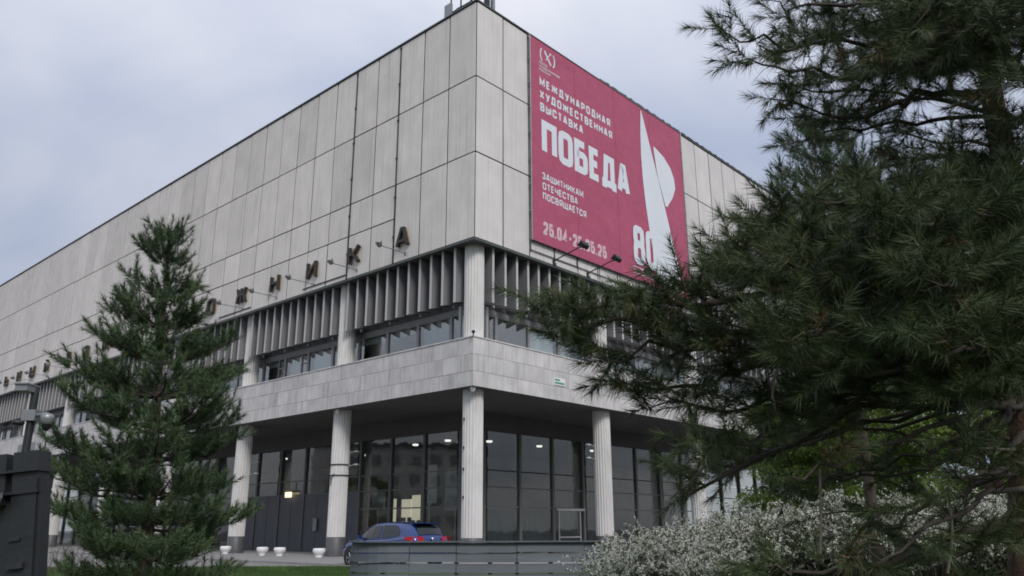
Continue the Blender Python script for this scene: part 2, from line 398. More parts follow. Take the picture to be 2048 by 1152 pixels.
for i in range(int(LX / W)):
    for z0, z1 in rows_full:
        place('wall_panel', panel_mesh(z1 - z0, 'R'), parent=B, loc=(i * W + G / 2 + (0.01 if i == 0 else 0), random.uniform(-.006, .0), z0 + G * .35), rot=(random.uniform(-.0012, .0012), 0, random.uniform(-.0015, .0015)))
# roof coping
b = MB(); b.box(-0.05, 0.5, -0.05, LY, Z_TOP - 0.07, Z_TOP - .02); b.box(0.5, LX, -0.05, 0.5, Z_TOP - 0.07, Z_TOP - .02)
b.box(-0.065, -0.05, -0.065, LY, Z_TOP - 0.11, Z_TOP - 0.035); b.box(-0.05, LX, -0.065, -0.05, Z_TOP - 0.11, Z_TOP - 0.035)
b.part('roof_coping', 'coping', B)
b = MB(); b.box(0.5, LX, 0.5, LY, Z_TOP - 0.068, Z_TOP - 0.05); b.part('roof', 'asphalt', B)
# thick cable run along the right roof edge
b = MB(); b.tube([(9.8, 0.1, Z_TOP + 0.10)] + [(9.8 + 0.25 * k, 0.1 + 0.03 * math.sin(k * 1.9), Z_TOP + 0.11 + 0.03 * math.sin(k * 2.7)) for k in range(1, 120)], 0.085, 6)
b.part('roof_cable', 'dark_metal', B)
# soffit of the upper block
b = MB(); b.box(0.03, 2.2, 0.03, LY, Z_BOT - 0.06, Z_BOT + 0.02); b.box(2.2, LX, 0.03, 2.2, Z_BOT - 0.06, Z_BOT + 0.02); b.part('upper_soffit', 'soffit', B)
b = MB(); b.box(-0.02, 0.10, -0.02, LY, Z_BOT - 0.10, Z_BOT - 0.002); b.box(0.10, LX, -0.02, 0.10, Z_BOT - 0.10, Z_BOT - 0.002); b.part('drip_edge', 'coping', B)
# wall behind the fins and the room behind the windows
b = MB(); b.box(1.62, 1.85, 1.62, LY, 10.72, Z_BOT - 0.06); b.box(1.85, LX, 1.62, 1.85, 10.72, Z_BOT - 0.06); b.part('fin_wall', 'fin_back', B)
b = MB(); b.box(1.56, 1.62, 1.56, LY, 10.58, 10.80); b.box(1.62, LX, 1.56, 1.62, 10.58, 10.80); b.part('window_head', 'frame', B)
b = MB(); b.box(4.5, 4.7, 4.5, LY, 8.9, 11.2); b.box(4.7, LX, 4.5, 4.7, 8.9, 11.2); b.part('room_wall', 'interior', B)
b = MB(); b.box(1.85, 4.5, 1.85, LY, 10.72, 10.76); b.box(4.5, LX, 1.85, 4.5, 10.72, 10.76); b.part('room_ceiling', 'interior', B)
# columns, ground to block, running behind the parapet
def fluted(z0, z1, r=0.43, fl=20):
    b = MB(); ring = []
    for k in range(fl):
        for j, rr in ((0, 1.0), (.28, 1.0), (.42, .94), (.64, .92), (.86, .94)):
            a = 2 * math.pi * (k + j) / fl; ring.append((r * rr * math.cos(a), r * rr * math.sin(a)))
    nn = len(ring)
    V = [(x, y, z0) for x, y in ring] + [(x, y, z1) for x, y in ring]
    b.add(V, [(k, (k + 1) % nn, nn + (k + 1) % nn, nn + k) for k in range(nn)])
    return b.mesh('column', 'column')
colm = fluted(0.95, Z_BOT - 0.05)
pb_ = MB(); pb_.lathe([(0.445, 0.05), (0.445, 0.93), (0.42, 0.955), (0.05, 0.956)], 28); pl_me = pb_.mesh('plinth', 'plinth')
hk = MB(); hk.box(-0.03, 0.03, -0.03, 0.03, -0.07, 0.07); hk_me = hk.mesh('hook', 'dark_metal')
col_y = [0.80 + 9 * k for k in range(10)]; col_x = [0.80 + 9 * k for k in range(1, 5)]
columns = []
for y in col_y:
    c = place('column', colm, parent=B, loc=(0.82, y, 0), rot=(0, 0, random.uniform(0, .3))); columns.append(c)
    place('plinth', pl_me, parent=c)
for x in col_x:
    c = place('column', colm, parent=B, loc=(x, 0.82, 0)); columns.append(c); place('plinth', pl_me, parent=c)
for z in (2.9, 4.0, 4.85, 6.0):
    a = -2.6; place('hook', hk_me, parent=columns[0], loc=(0.44 * math.cos(2.83), 0.44 * math.sin(2.83), z - 0.4), scale=(1, 1, .8))
# fins
fm = MB(); V = [(0.28, -.055, 10.66), (0.28, .055, 10.66), (1.6, .055, 10.98), (1.6, -.055, 10.98)]
T = [(x, y, Z_BOT - 0.06) for x, y, z in V]
fm.add(V + T, [(0, 3, 2, 1), (4, 5, 6, 7), (0, 1, 5, 4), (1, 2, 6, 5), (2, 3, 7, 6), (3, 0, 4, 7)])
fm.box(0.255, 0.28, -.06, .06, 10.655, Z_BOT - 0.062)
fin_me = fm.mesh('fin', 'fin'); fin_me.materials.append(MATS['fin_edge'])
for p_ in fin_me.polygons:
    if p_.center.x < .2805 and p_.index >= 6: p_.material_index = 1
for k in range(9):
    for t in np.linspace(col_y[k] + .66, col_y[k] + 9 - .66, 11): place('fin', fin_me, parent=B, loc=(random.uniform(-.012, .012), float(t) + random.uniform(-.01, .01), 0))
cx = [0.80] + col_x
for k in range(4):
    for t in np.linspace(cx[k] + .66, cx[k] + 9 - .66, 11): place('fin', fin_me, parent=B, loc=(float(t), random.uniform(-.012, .012), 0), rot=(0, 0, math.pi / 2), scale=(1, -1, 1))
# little soffit lamps under the fins
lm_ = MB(); lm_.lathe([(0.0, -.16), (.07, -.15), (.085, -.05), (.04, 0.0)], 10); lamp_me = lm_.mesh('fin_lamp', 'grey_metal')
for k in range(3):
    for t in np.linspace(col_y[k] + 1.4, col_y[k] + 8, 4): place('fin_lamp', lamp_me, parent=B, loc=(0.95, float(t), 10.80))
for k in range(1):
    for t in np.linspace(cx[k] + 1.4, cx[k] + 8, 4): place('fin_lamp', lamp_me, parent=B, loc=(float(t), 0.95, 10.80))
# upper windows: frame > pane, blind
WW = 2.25
def ring_frame(w, z0, z1, t, d, extra=None):
    b = MB(); b.box(0, d, 0, t, z0, z1); b.box(0, d, w - t, w, z0, z1); b.box(0.003, d - .003, t, w - t, z0, z0 + t); b.box(0.003, d - .003, t, w - t, z1 - t, z1)
    if extra:
        b.box(0.01, d - .01, extra - .035, extra + .035, z0 + t, z1 - t); b.box(0.012, d - .012, t, extra - .035, z0 + .62 * (z1 - z0), z0 + .62 * (z1 - z0) + .06)
    return b.mesh('window', 'frame')
wf = [ring_frame(WW - .004, 8.95, 10.60, 0.085, 0.14), ring_frame(WW - .004, 8.95, 10.60, 0.085, 0.14, 0.62)]
b = MB(); b.box(0.06, 0.068, 0.085, WW - .089, 9.035, 10.515); pane_me = b.mesh('pane', 'win_glass')
for side, N_ in (('L', 36), ('R', 16)):
    for k in range(N_):
        s = 0.80 + k * WW
        f = wf[1] if (random.random() < .3 and k > 3) else wf[0]
        if side == 'L': wo = place('window', f, parent=B, loc=(1.58, s, 0))
        else: wo = place('window', f, parent=B, loc=(s, 1.58, 0), rot=(0, 0, math.pi / 2), scale=(1, -1, 1))
        place('pane', pane_me, parent=wo)
        drop = random.choice([.3, .8, 1.2, 1.45, 1.45, 1.45])
        if side == 'R' and k < 2: drop = 0
        if drop:
            b = MB(); nb = 14
            yy = np.linspace(.10, WW - .11, nb * 2 + 1)
            for q in range(nb * 2): b.poly([(.30 + .03 * (q % 2), yy[q], 10.55 - drop), (.30 + .03 * ((q + 1) % 2), yy[q + 1], 10.55 - drop), (.30 + .03 * ((q + 1) % 2), yy[q + 1], 10.55), (.30 + .03 * (q % 2), yy[q], 10.55)])
            b.part('blind', 'blind', wo)
# parapet between the storeys
b = MB(); b.box(0.085, 0.40, 0.085, LY, Z_PB + 0.01, Z_PT - 0.05); b.box(0.40, LX, 0.085, 0.40, Z_PB + 0.01, Z_PT - 0.05); b.part('parapet_core', 'joint', B)
zc = [Z_PB, Z_PB + 0.62, Z_PB + 1.33, Z_PT - 0.06]
SW = 0.9
sm_ = {}
for side, N_ in (('L', 60), ('R', 24)):
    for c in range(3):
        hgt = zc[c + 1] - zc[c] - 0.010
        for k in range(N_):
            key = (side, c)
            if key not in sm_: sm_[key] = boxmesh('parapet_slab', 0.08 if side == 'L' else SW - .008, SW - .008 if side == 'L' else 0.08, hgt, 'slab', 0.004)
            p_ = random.uniform(-.005, .005)
            if side == 'L': place('parapet_slab', sm_[key], parent=B, loc=(p_, k * SW + .005 + (.08 if k == 0 else 0), zc[c] + .005), scale=(1, .9 if k == 0 else 1, 1))
            else: place('parapet_slab', sm_[key], parent=B, loc=(k * SW + .002, p_, zc[c] + .005))
b = MB(); b.box(0.0, 0.08, 54.01, LY, Z_PB, Z_PT - .06); b.part('parapet_face', 'slab', B)
b = MB(); b.box(21.61, LX, 0.0, 0.08, Z_PB, Z_PT - .06); b.part('parapet_face', 'slab', B)
b = MB(); b.box(-0.03, 0.5, -0.03, LY, Z_PT - 0.055, Z_PT); b.box(0.5, LX, -0.03, 0.5, Z_PT - 0.055, Z_PT); b.part('parapet_coping', 'slab', B)
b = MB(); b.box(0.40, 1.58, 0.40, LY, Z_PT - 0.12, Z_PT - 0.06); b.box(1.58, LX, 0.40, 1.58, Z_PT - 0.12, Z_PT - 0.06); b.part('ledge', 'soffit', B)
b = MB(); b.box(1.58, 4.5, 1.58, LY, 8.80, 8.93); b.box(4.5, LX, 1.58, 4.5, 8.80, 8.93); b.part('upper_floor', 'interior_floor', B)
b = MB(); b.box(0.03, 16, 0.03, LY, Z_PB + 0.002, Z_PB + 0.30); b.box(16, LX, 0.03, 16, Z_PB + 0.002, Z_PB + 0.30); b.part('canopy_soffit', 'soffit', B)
# core tower joining the storeys behind everything
b = MB(); b.box(15.7, LX - .3, 15.7, LY - .3, 0, Z_BOT); b.part('core_wall', 'interior', B)
# ---- glazed lobby, set back 5 m
LO = 5.0; PW = 2.62; zt = [0.12, 2.32, 3.25, 4.05, 5.95]
b = MB(); b.box(LO - .06, LO + .16, LO - .06, LY, 5.95, Z_PB); b.box(LO + .16, LX, LO - .06, LO + .16, 5.95, Z_PB); b.part('lobby_header', 'soffit', B)
b = MB(); b.box(LO, 15.7, LO, LY, 0.095, 0.115); b.box(15.7, LX, LO, 15.7, 0.095, 0.115); b.part('lobby_floor', 'interior_floor', B)
mu = MB(); mu.box(-.09, .16, -.075, .075, 0.1, 5.95); mu_me = mu.mesh('mullion', 'lobby_frame')
tr = MB(); tr.box(-.04, .08, .075, PW - .075, -.03, .03); tr_me = tr.mesh('transom', 'lobby_frame')
pane_h = []
for q in range(4):
    b = MB(); b.box(0.01, 0.02, .075, PW - .075, zt[q] + .03, zt[q + 1] - .03); pane_h.append(b.mesh('lobby_pane', 'lobby_glass'))
b = MB(); b.box(-.02, .05, .075, PW - .075, 0.1, 3.22); b.box(-.035, -.02, PW * .5 - .02, PW * .5 + .02, 0.15, 3.15); door_me = b.mesh('door_panel', 'grey_door')
s0 = LO + 0.77
for side, N_ in (('L', 28), ('R', 13)):
    for k in range(-1, N_):
        s = s0 + k * PW if k >= 0 else LO + .02
        M_ = dict(loc=(LO, s, 0)) if side == 'L' else dict(loc=(s, LO, 0), rot=(0, 0, math.pi / 2), scale=(1, -1, 1))
        if not (side == 'R' and k == -1): place('mullion', mu_me, parent=B, **M_)
        wscale = 1.0 if k >= 0 else (s0 - LO - .02) / PW
        solid = side == 'L' and 3 <= k <= 7
        for q in range(4):
            MM = dict(M_)
            if side == 'L': MM['scale'] = (1, wscale, 1)
            else: MM['scale'] = (1, -wscale, 1)
            if solid and q < 2:
                if q == 0: place('door_panel', door_me, parent=B, **MM)
                continue
            place('lobby_pane', pane_h[q], parent=B, **MM)
        for q in range(1, 4):
            if solid and q == 1: continue
            if side == 'R' and q == 3: continue
            l = list(M_['loc']); l[2] = zt[q]; MM = dict(M_); MM['loc'] = l
            if side == 'L': MM['scale'] = (1, wscale, 1)
            else: MM['scale'] = (1, -wscale, 1)
            place('transom', tr_me, parent=B, **MM)
# curtains inside the right lobby, and the light framed entrance door
for k in range(0, 2):
    b = MB(); yy = np.linspace(.15, PW - .15, 31)
    for q in range(30):
        o1, o2 = .35 + .05 * math.sin(q * 2.1), .35 + .05 * math.sin((q + 1) * 2.1)
        b.poly([(s0 + k * PW + yy[q], LO + o1, .13), (s0 + k * PW + yy[q + 1], LO + o2, .13), (s0 + k * PW + yy[q + 1], LO + o2, 2.25), (s0 + k * PW + yy[q], LO + o1, 2.25)])
    b.part('curtain', 'curtain', B)
dx = s0 + 2 * PW
b = MB(); y0, y1 = LO - .16, LO - .10
b.box(dx + .12, dx + PW - .1, y0, y1, 2.20, 2.30)
for xx in (dx + .28, dx + 2.1): b.box(xx, xx + .07, y0, y1, .12, 2.20)
b.box(dx + .35, dx + 2.1, y0 + .003, y1 - .003, .82, .89)
b.part('entrance_door', 'light_frame', B)
b = MB(); b.box(dx + .35, dx + 2.1, LO - .13, LO - .122, .12, .82); b.box(dx + .35, dx + 2.1, LO - .13, LO - .122, .89, 2.2); b.part('door_glass', 'lobby_glass', B)
# lit things inside the lobby
for (x, y) in ((7.6, 9.5), (7.9, 12.5), (9.5, 8.2), (13.5, 8.0), (10.0, 20.0), (8.0, 26.0), (18, 7.5)):
    b = MB(); b.lathe([(0.0, 0.0), (.15, 0.0), (.17, .04), (.17, .09)], 16); b.part('ceiling_lamp', 'cool_lamp', B, loc=(x, y, 5.84))
b = MB(); b.box(5.2, 15.6, 5.2, LY - 1, 5.94, 5.99); b.box(15.6, LX - 1, 5.2, 15.6, 5.94, 5.99); b.part('lobby_ceiling', 'soffit', B)
for (x, y, sx, sy, h) in ((9, 9, .5, .5, 5.8), (9, 18, .5, .5, 5.8), (9, 27, .5, .5, 5.8), (18, 9, .5, .5, 5.8)):
    b = MB(); b.box(x, x + sx, y, y + sy, .12, h); b.part('inner_pillar', 'interior', B)
b = MB(); b.box(11.5, 12.3, 9.0, 14.0, .12, 1.2); b.part('reception_desk', 'interior_floor', B)
# twin wall lamps on column flanks
def wall_lamp(col, ang, z):
    b = MB(); b.box(.40, .48, -.05, .05, z - .05, z + .75)
    for zz in (z, z + .62):
        b.tube([(.46, 0, zz), (.72, 0, zz + .05)], .025, 6)
        b.lathe([(0.0, .02), (.17, .0), (.18, .04), (.06, .1)], 12, (.80, 0, zz + .02))
    o = b.part('wall_lamp', 'light_frame', col); o.rotation_euler = (0, 0, ang)
wall_lamp(columns[1], R(-62), 4.2); wall_lamp(columns[2], R(-62), 4.2); wall_lamp(columns[10], R(160), 4.5)
# clamp bands with a forked aerial on the second column
b = MB()
for z in (3.75, 4.25): b.lathe([(.435, -.03), (.45, -.03), (.45, .03), (.435, .03)], 24, (0, 0, z))
b.tube([(-.46, .05, 3.3), (-.46, .05, 3.6)], .02, 5); b.tube([(-.46, .05, 3.55), (-.46, .22, 3.82)], .02, 5); b.tube([(-.46, .05, 3.55), (-.46, -.12, 3.82)], .02, 5)
b.part('cable_clamp', 'dark_metal', columns[1])
# conduits and drain pipe on the far left parapet
b = MB(); b.tube([(-.06, 44, 8.3), (-.06, 47.5, 8.3), (-.06, 47.5, 7.6), (-.06, 49, 7.3)], .05, 6); b.tube([(-.06, 40, 7.9), (-.06, 47, 7.9)], .03, 5); b.part('conduit', 'dark_metal', B)
b = MB(); b.box(-.18, -.01, 50, 53.5, 7.5, 8.1); b.part('cable_box', 'grey_metal', B)
# white soffit cameras and corner camera
cm = MB(); cm.lathe([(.0, -.22), (.07, -.2), (.11, -.1), (.11, 0)], 14); cm_me = cm.mesh('soffit_camera', 'white_paint')
for p in ((.35, 9.55, Z_PB), (.35, 18.6, Z_PB), (.22, .22, Z_PB)): place('soffit_camera', cm_me, parent=B, loc=p)
b = MB(); b.tube([(-.02, -.02, Z_PT), (-.05, -.05, Z_PT + .12), (-.16, -.16, Z_PT + .14)], .03, 6); b.lathe([(.0, -.08), (.07, -.05), (.08, .02), (.05, .05)], 12, (-.17, -.17, Z_PT + .1)); b.part('corner_camera', 'dark_metal', B)
# small green and white notice plate on the right parapet
b = MB(); b.box(5.15, 5.95, -.03, -.008, 7.52, 7.86); npl = b.part('notice_plate', 'white_paint', B)
b = MB(); b.box(5.20, 5.55, -.035, -.03, 7.72, 7.80); b.box(5.20, 5.88, -.035, -.03, 7.58, 7.66); b.part('notice_print', 'sign_green', npl)
# expansion joints: thick dark cover strips on some left joints, with clips
for k in (3, 5):
    b = MB(); b.tube([(-.03, k * W, Z_BOT), (-.03, k * W, Z_TOP - .3)], .022, 5)
    for z in np.arange(14.5, 24.8, 2.05): b.box(-.06, .0, k * W - .06, k * W + .06, z, z + .10)
    b.part('lightning_rod', 'dark_metal', B)
b = MB(); b.tube([(-.03, 5 * W, Z_BOT + .25), (-.03, 7.1 * W, Z_BOT + .25)], .03, 5); b.tube([(-.03, 10 * W, Z_BOT + .25), (-.03, 12 * W, Z_BOT + .25)], .03, 5); b.part('wall_cable', 'dark_metal', B)
# conduit rail under the banner
b = MB(); b.tube([(3.6, -.05, 13.56), (19.5, -.05, 13.56)], .025, 5)
for k in range(10): b.tube([(3.62 + 1.72 * k, -.05, 13.3 if k % 2 else 13.5), (3.62 + 1.72 * k, -.05, 14.1)], .018, 5)
b.part('wall_conduit', 'dark_metal', B)
for (y0, y1, z0, z1, m_) in ((10.9, 11.5, 1.75, 3.05, 'reflection_glow'), (11.58, 12.35, 1.9, 2.85, 'reflection_glow'), (12.9, 13.3, 1.6, 2.9, 'reflection_glow'), (9.6, 10.7, 2.6, 4.6, 'blind'), (7.4, 8.9, 2.2, 4.3, 'blind'), (13.9, 15.0, 2.4, 3.3, 'blind')):  # added boards, some glowing, in place of bright reflections on the lobby glass
    b = MB(); b.box(6.9, 7.0, y0, y1, z0, z1); b.box(6.93, 6.97, (y0 + y1) / 2 - .03, (y0 + y1) / 2 + .03, .12, z0); b.part('reflection_board', m_, B)
# exit light hung in the left lobby
b = MB(); b.box(4.72, 4.80, 19.9, 20.5, 3.12, 3.42); ex = b.part('exit_light', 'warm_lamp', B)
b = MB(); b.box(4.70, 4.82, 19.8, 20.6, 3.44, 3.52); b.box(4.74, 4.78, 20.18, 20.22, 3.52, 4.0); b.part('light_hood', 'gilt', ex)
b = MB(); b.box(4.85, 4.90, 17.3, 17.65, 1.2, 1.9); b.part('door_notice', 'grey_metal', B)
# ------------------------------------------------------------------ block lettering (own glyphs, drawn as mitred strokes)
c_ = .16
def bowl(x0, x1, ya, yb, c=c_):   # open bowl from (x0,ya) round the right to (x0,yb)
    return [(x0, ya), (x1 - c * 1.3, ya), (x1 - .3 * c, ya - .3 * c), (x1, ya - c), (x1, yb + c), (x1 - .3 * c, yb + .3 * c), (x1 - c * 1.3, yb), (x0, yb)]
def oval(x0=0, x1=1, y0=0, y1=1, c=.2):
    return [(x0, y0 + c), (x0, y1 - c), (x0 + .3 * c, y1 - .25 * c), (x0 + c * 1.2, y1), (x1 - c * 1.2, y1), (x1 - .3 * c, y1 - .25 * c), (x1, y1 - c), (x1, y0 + c), (x1 - .3 * c, y0 + .25 * c), (x1 - c * 1.2, y0), (x0 + c * 1.2, y0), (x0 + .3 * c, y0 + .25 * c), (x0, y0 + c)]
GL = {
 'А': (1, [[(0, -.0), (.40, 1), (.60, 1), (1, 0)], [(.17, .26), (.83, .26)]]),
 'Б': (.95, [[(.92, 1), (0, 1), (0, 0)] + bowl(0, 1, .58, 0)[::-1][1:]]),
 'В': (.98, [[(0, .52), (0, 1)] + bowl(0, .93, 1, .54)[1:], [(0, .5), (0, 0)] + bowl(0, 1, .52, 0)[::-1][1:-1] ]),
 'Д': (1.1, [[(.02, 0), (.14, .25), (.24, 1), (.86, 1), (.86, 0)], [(0, -.2), (0, 0), (1, 0), (1, -.2)]]),
 'Е': (.85, [[(1, 1), (0, 1), (0, 0), (1, 0)], [(0, .51), (.85, .51)]]),
 'Ж': (1.45, [[(.5, 0), (.5, 1)], [(.0, 1), (.2, .52), (0, 0)], [(1, 1), (.8, .52), (1, 0)], [(.2, .52), (.8, .52)]]),
 'З': (.92, [[(0, .78), (0, .88), (.2, 1), (.7, 1), (.95, .88), (.95, .66), (.75, .53), (.35, .53)], [(.7, .52), (1, .38), (1, .12), (.75, 0), (.22, 0), (0, .12), (0, .24)]]),
 'И': (1, [[(0, 1), (0, 0)], [(1, 1), (1, 0)], [(0, .02), (1, .98)]]),
 'Й': (1, [[(0, .88), (0, 0)], [(1, .88), (1, 0)], [(0, .02), (1, .86)], [(.3, 1.08), (.7, 1.08)]]),
 'К': (1, [[(0, 0), (0, 1)], [(1, 1), (.45, .53), (1, 0)], [(0, .53), (.45, .53)]]),
 'Л': (1, [[(0, 0), (.12, .15), (.2, 1), (1, 1), (1, 0)]]),
 'М': (1.2, [[(0, 0), (0, 1), (.5, .25), (1, 1), (1, 0)]]),
 'Н': (1, [[(0, 0), (0, 1)], [(1, 0), (1, 1)], [(0, .51), (1, .51)]]),
 'О': (1, [oval()]),
 'П': (1, [[(0, 0), (0, 1), (1, 1), (1, 0)]]),
 'Р': (.95, [[(0, 0), (0, 1)] + bowl(0, 1, 1, .42)[1:]]),
 'С': (.98, [[(1, .7), (1, .8), (.94, .95), (.76, 1), (.24, 1), (.06, .95), (0, .8), (0, .2), (.06, .05), (.24, 0), (.76, 0), (.94, .05), (1, .2), (1, .3)]]),
 'Т': (.92, [[(0, 1), (1, 1)], [(.5, 1), (.5, 0)]]),
 'У': (1, [[(0, 1), (.45, .38)], [(1, 1), (.5, .1), (.3, 0), (.1, 0)]]),
 'Х': (1, [[(0, 0), (1, 1)], [(0, 1), (1, 0)]]),
 'Ц': (1.02, [[(0, 1), (0, 0), (1, 0), (1, 1)], [(1, 0), (1.08, 0), (1.08, -.2)]]),
 'Ч': (.95, [[(0, 1), (0, .6), (.12, .46), (.9, .46)], [(1, 1), (1, 0)]]),
 'Щ': (1.4, [[(0, 1), (0, 0), (1, 0), (1, 1)], [(.5, 0), (.5, 1)], [(1, 0), (1.07, 0), (1.07, -.2)]]),
 'Ь': (.95, [[(0, 1), (0, 0)] + bowl(0, 1, .58, 0)[::-1][1:]]),
 'Ы': (1.25, [[(0, 1), (0, 0)] + bowl(0, .66, .58, 0)[::-1][1:], [(1, 0), (1, 1)]]),
 'Ю': (1.4, [[(0, 0), (0, 1)], oval(.38, 1), [(0, .5), (.38, .5)]]),
 'Я': (.97, [[(1, 0), (1, 1), (.25, 1), (.05, .94), (0, .82), (0, .6), (.05, .48), (.25, .42), (1, .42)], [(.5, .42), (0, 0)]]),
 '0': (.95, [oval()]),
 '2': (.92, [[(0, .72), (0, .82), (.08, .95), (.28, 1), (.72, 1), (.92, .95), (1, .82), (1, .62), (.9, .48), (.05, .1), (0, 0), (1, 0)]]),
 '4': (1, [[(.72, 0), (.72, 1), (0, .22), (1, .22)]]),
 '5': (.93, [[(.95, 1), (.08, 1), (.03, .52), (.2, .6), (.75, .6), (.94, .54), (1, .42), (1, .17), (.94, .05), (.75, 0), (.25, 0), (.06, .05), (0, .17), (0, .26)]]),
 '8': (.98, [oval(.04, .96, .54, 1, .16), oval(0, 1, 0, .52, .18)]),
 '.': (.3, [[(.5, -.08), (.5, .10)]]), '-': (.75, [[(0, .45), (1, .45)]]), ' ': (.5, []),
}
def stroke(pts, t):
    """mitred strip along a polyline -> list of quads (2-D)"""
    P = [Vector((x, y)) for x, y in pts]; closed = (P[0] - P[-1]).length < 1e-6
    if closed: P = P[:-1]
    n = len(P); L_, R_ = [], []
    for i in range(n):
        a = P[i - 1] if (i > 0 or closed) else None
        b = P[(i + 1) % n] if (i < n - 1 or closed) else None
        d1 = (P[i] - a).normalized() if a is not None else None; d2 = (b - P[i]).normalized() if b is not None else None
        if d1 is None: d1 = d2
        if d2 is None: d2 = d1
        n1 = Vector((-d1.y, d1.x)); n2 = Vector((-d2.y, d2.x)); m = n1 + n2
        m = m.normalized() if m.length > 1e-4 else n1
        k = t / 2 / max(.38, m.dot(n1))
        L_.append(P[i] + m * k); R_.append(P[i] - m * k)
    q = []
    for i in range(n if closed else n - 1):
        j = (i + 1) % n; q.append([tuple(R_[i]), tuple(R_[j]), tuple(L_[j]), tuple(L_[i])])
    return q
def glyph_quads(ch, h, w, t, tx=None):
    """strokes of a glyph in a w x h box; returns [(depth_index, quad)]"""
    tx = tx or t; out = []
    for k, pl in enumerate(GL[ch][1]):
        pts = [(t / 2 + x * (w - t), t / 2 + y * (h - t)) for x, y in pl]
        for q in stroke(pts, t): out.append((k, q))
    return out
def text_mesh(name, s, h, width, t, m, gap=.16, slant=0.0, step=0.0025):
    """one line of lettering as a sheet lying in local x (along) / z (up), facing -y; each stroke a hair proud of the one before"""
    ws = [GL[c][0] * h for c in s]; g = gap * h
    tot = sum(ws) + g * (len(s) - 1); k = width / tot
    b = MB(); x = 0.0
    for c, w in zip(s, ws):
        for d, q in glyph_quads(c, h, max(w * k, t * 1.05), t):
            b.poly([(x + u, -d * step, v) for u, v in q])
        x += (w + g) * k
    return b.mesh(name, m)

# ------------------------------------------------------------------ sign letters and their lamps on the left facade
sign = [('А', 4.6), ('К', 8.28), ('И', 11.9), ('Н', 15.43), ('Ж', 18.95), ('О', 22.5), ('Д', 26.05), ('У', 29.6), ('Х', 33.15), ('М', 38.05), ('О', 41.65), ('Д', 45.25), ('Й', 49.95), ('Ы', 53.3), ('Н', 56.6), ('Ь', 59.9), ('Л', 63.3)]
desc = ['dark bronze A on the stone wall, nearest the building corner', 'dark bronze K on the stone wall, second from the corner', 'dark bronze reversed N on the wall, third from the corner',
 'dark bronze H on the wall, fourth from the corner', 'dark bronze six-armed Zhe just right of the left pine', 'dark bronze round O behind the right side of the left pine', 'dark bronze De covered by the middle of the left pine',
 'dark bronze U shape covered by the left pine crown', 'dark bronze X shape covered by the left pine crown', 'dark bronze M behind the left edge of the pine', 'dark bronze round O just left of the left pine', 'dark bronze De, second letter left of the left pine',
 'dark bronze short I with a bar on top, above the camera pole', 'dark bronze Yery with two stems, left of the camera pole', 'dark bronze H on the far left wall', 'dark bronze soft sign near the left picture edge', 'dark bronze El at the far left end of the lettering']
def l2w(x, y, z): p = loc2w(x, y, z); return p
ROT_L = BR - math.pi / 2
for k, (ch, y) in enumerate(sign):
    h = 0.98; w = .86 * GL[ch][0] if ch != 'Ж' else 1.05
    root = thing('sign_letter', desc[k], 'letter', l2w(-0.05, y, 13.84), ROT_L, 'bronze sign letters')
    # local: x along the wall (to the right), y into the wall, z up
    b = MB(); e = MB()
    for d, q in glyph_quads(ch, h, w, .14):
        b.prism([(u - w / 2, v) for u, v in q], -.16 - .004 * d, -.02 + .003 * d, lambda u, v, dd: (u, dd, v))
    b.part('letter_body', 'bronze', root)
    for d, q in glyph_quads(ch, h, w, .17):
        e.prism([(u - w / 2, v) for u, v in q], -.02 + .003 * d, .035 - .002 * d, lambda u, v, dd: (u, dd, v))
    e.part('letter_backing', 'gilt', root)
lampw = {0: 'before the A nearest the corner', 1: 'before the K', 2: 'before the reversed N', 3: 'before the H beside Zhe', 4: 'before the six-armed Zhe', 9: 'before the M by the pine', 10: 'before the O left of the pine', 11: 'before the De left of the pine', 12: 'before the barred short I', 13: 'before the two-stemmed Yery', 14: 'before the H on the far left'}
def lamp_arm(reach):
    """spot on a thin arm: local -y points away from the wall"""
    a = MB(); a.tube([(0, 0, 0), (0, -.3, .03), (0, -reach, .02)], .022, 5); a.box(-.06, .06, -.03, .03, -.08, .08)
    h_ = MB(); h_.lathe([(.03, -.16), (.10, -.13), (.15, .05), (.16, .12), (.12, .12), (.05, -.02)], 14)
    return a.mesh('arm', 'grey_metal'), h_.mesh('lamp_head', 'grey_metal')
arm_me, head_me = lamp_arm(1.5)
for k, txt in lampw.items():
    root = thing('letter_lamp', 'small grey spot lamp on an arm ' + txt, 'lamp', l2w(0.0, sign[k][1] - .1, 13.52), ROT_L, 'lamps lighting the sign letters')
    place('arm', arm_me, parent=root); place('lamp_head', head_me, parent=root, loc=(0, -1.55, .08), rot=(R(35 + random.uniform(-8, 8)), 0, random.uniform(-.2, .2)))

# ------------------------------------------------------------------ the banner on the right facade
bx0, bx1, bz0, bz1 = 3.66, 17.80, 14.06, 24.88
BN = thing('exhibition_banner', 'huge crimson exhibition banner with white Russian lettering on the right facade', 'banner', l2w(0, -0.14, 0), BR)
nx, nz = 40, 30
V = []; 
for j in range(nz + 1):
    for i in range(nx + 1):
        u, v = i / nx, j / nz
        V.append((bx0 + u * (bx1 - bx0), 0.0, bz0 + v * (bz1 - bz0)))
for i, p in enumerate(V): V[i] = (p[0], 0.0, p[2])
F = [(j * (nx + 1) + i, j * (nx + 1) + i + 1, (j + 1) * (nx + 1) + i + 1, (j + 1) * (nx + 1) + i) for j in range(nz) for i in range(nx)]
b = MB(); b.box(bx0, bx1, 0.0, 0.03, bz0, bz1); b.part('cloth', 'banner_red', BN)
for x in (bx0 + 3.5, bx0 + 7.05, bx0 + 10.6):
    b = MB(); b.box(x - .018, x + .018, -.004, .01, bz0 + .02, bz1 - .02); b.part('seam', 'banner_seam', BN)
b = MB()
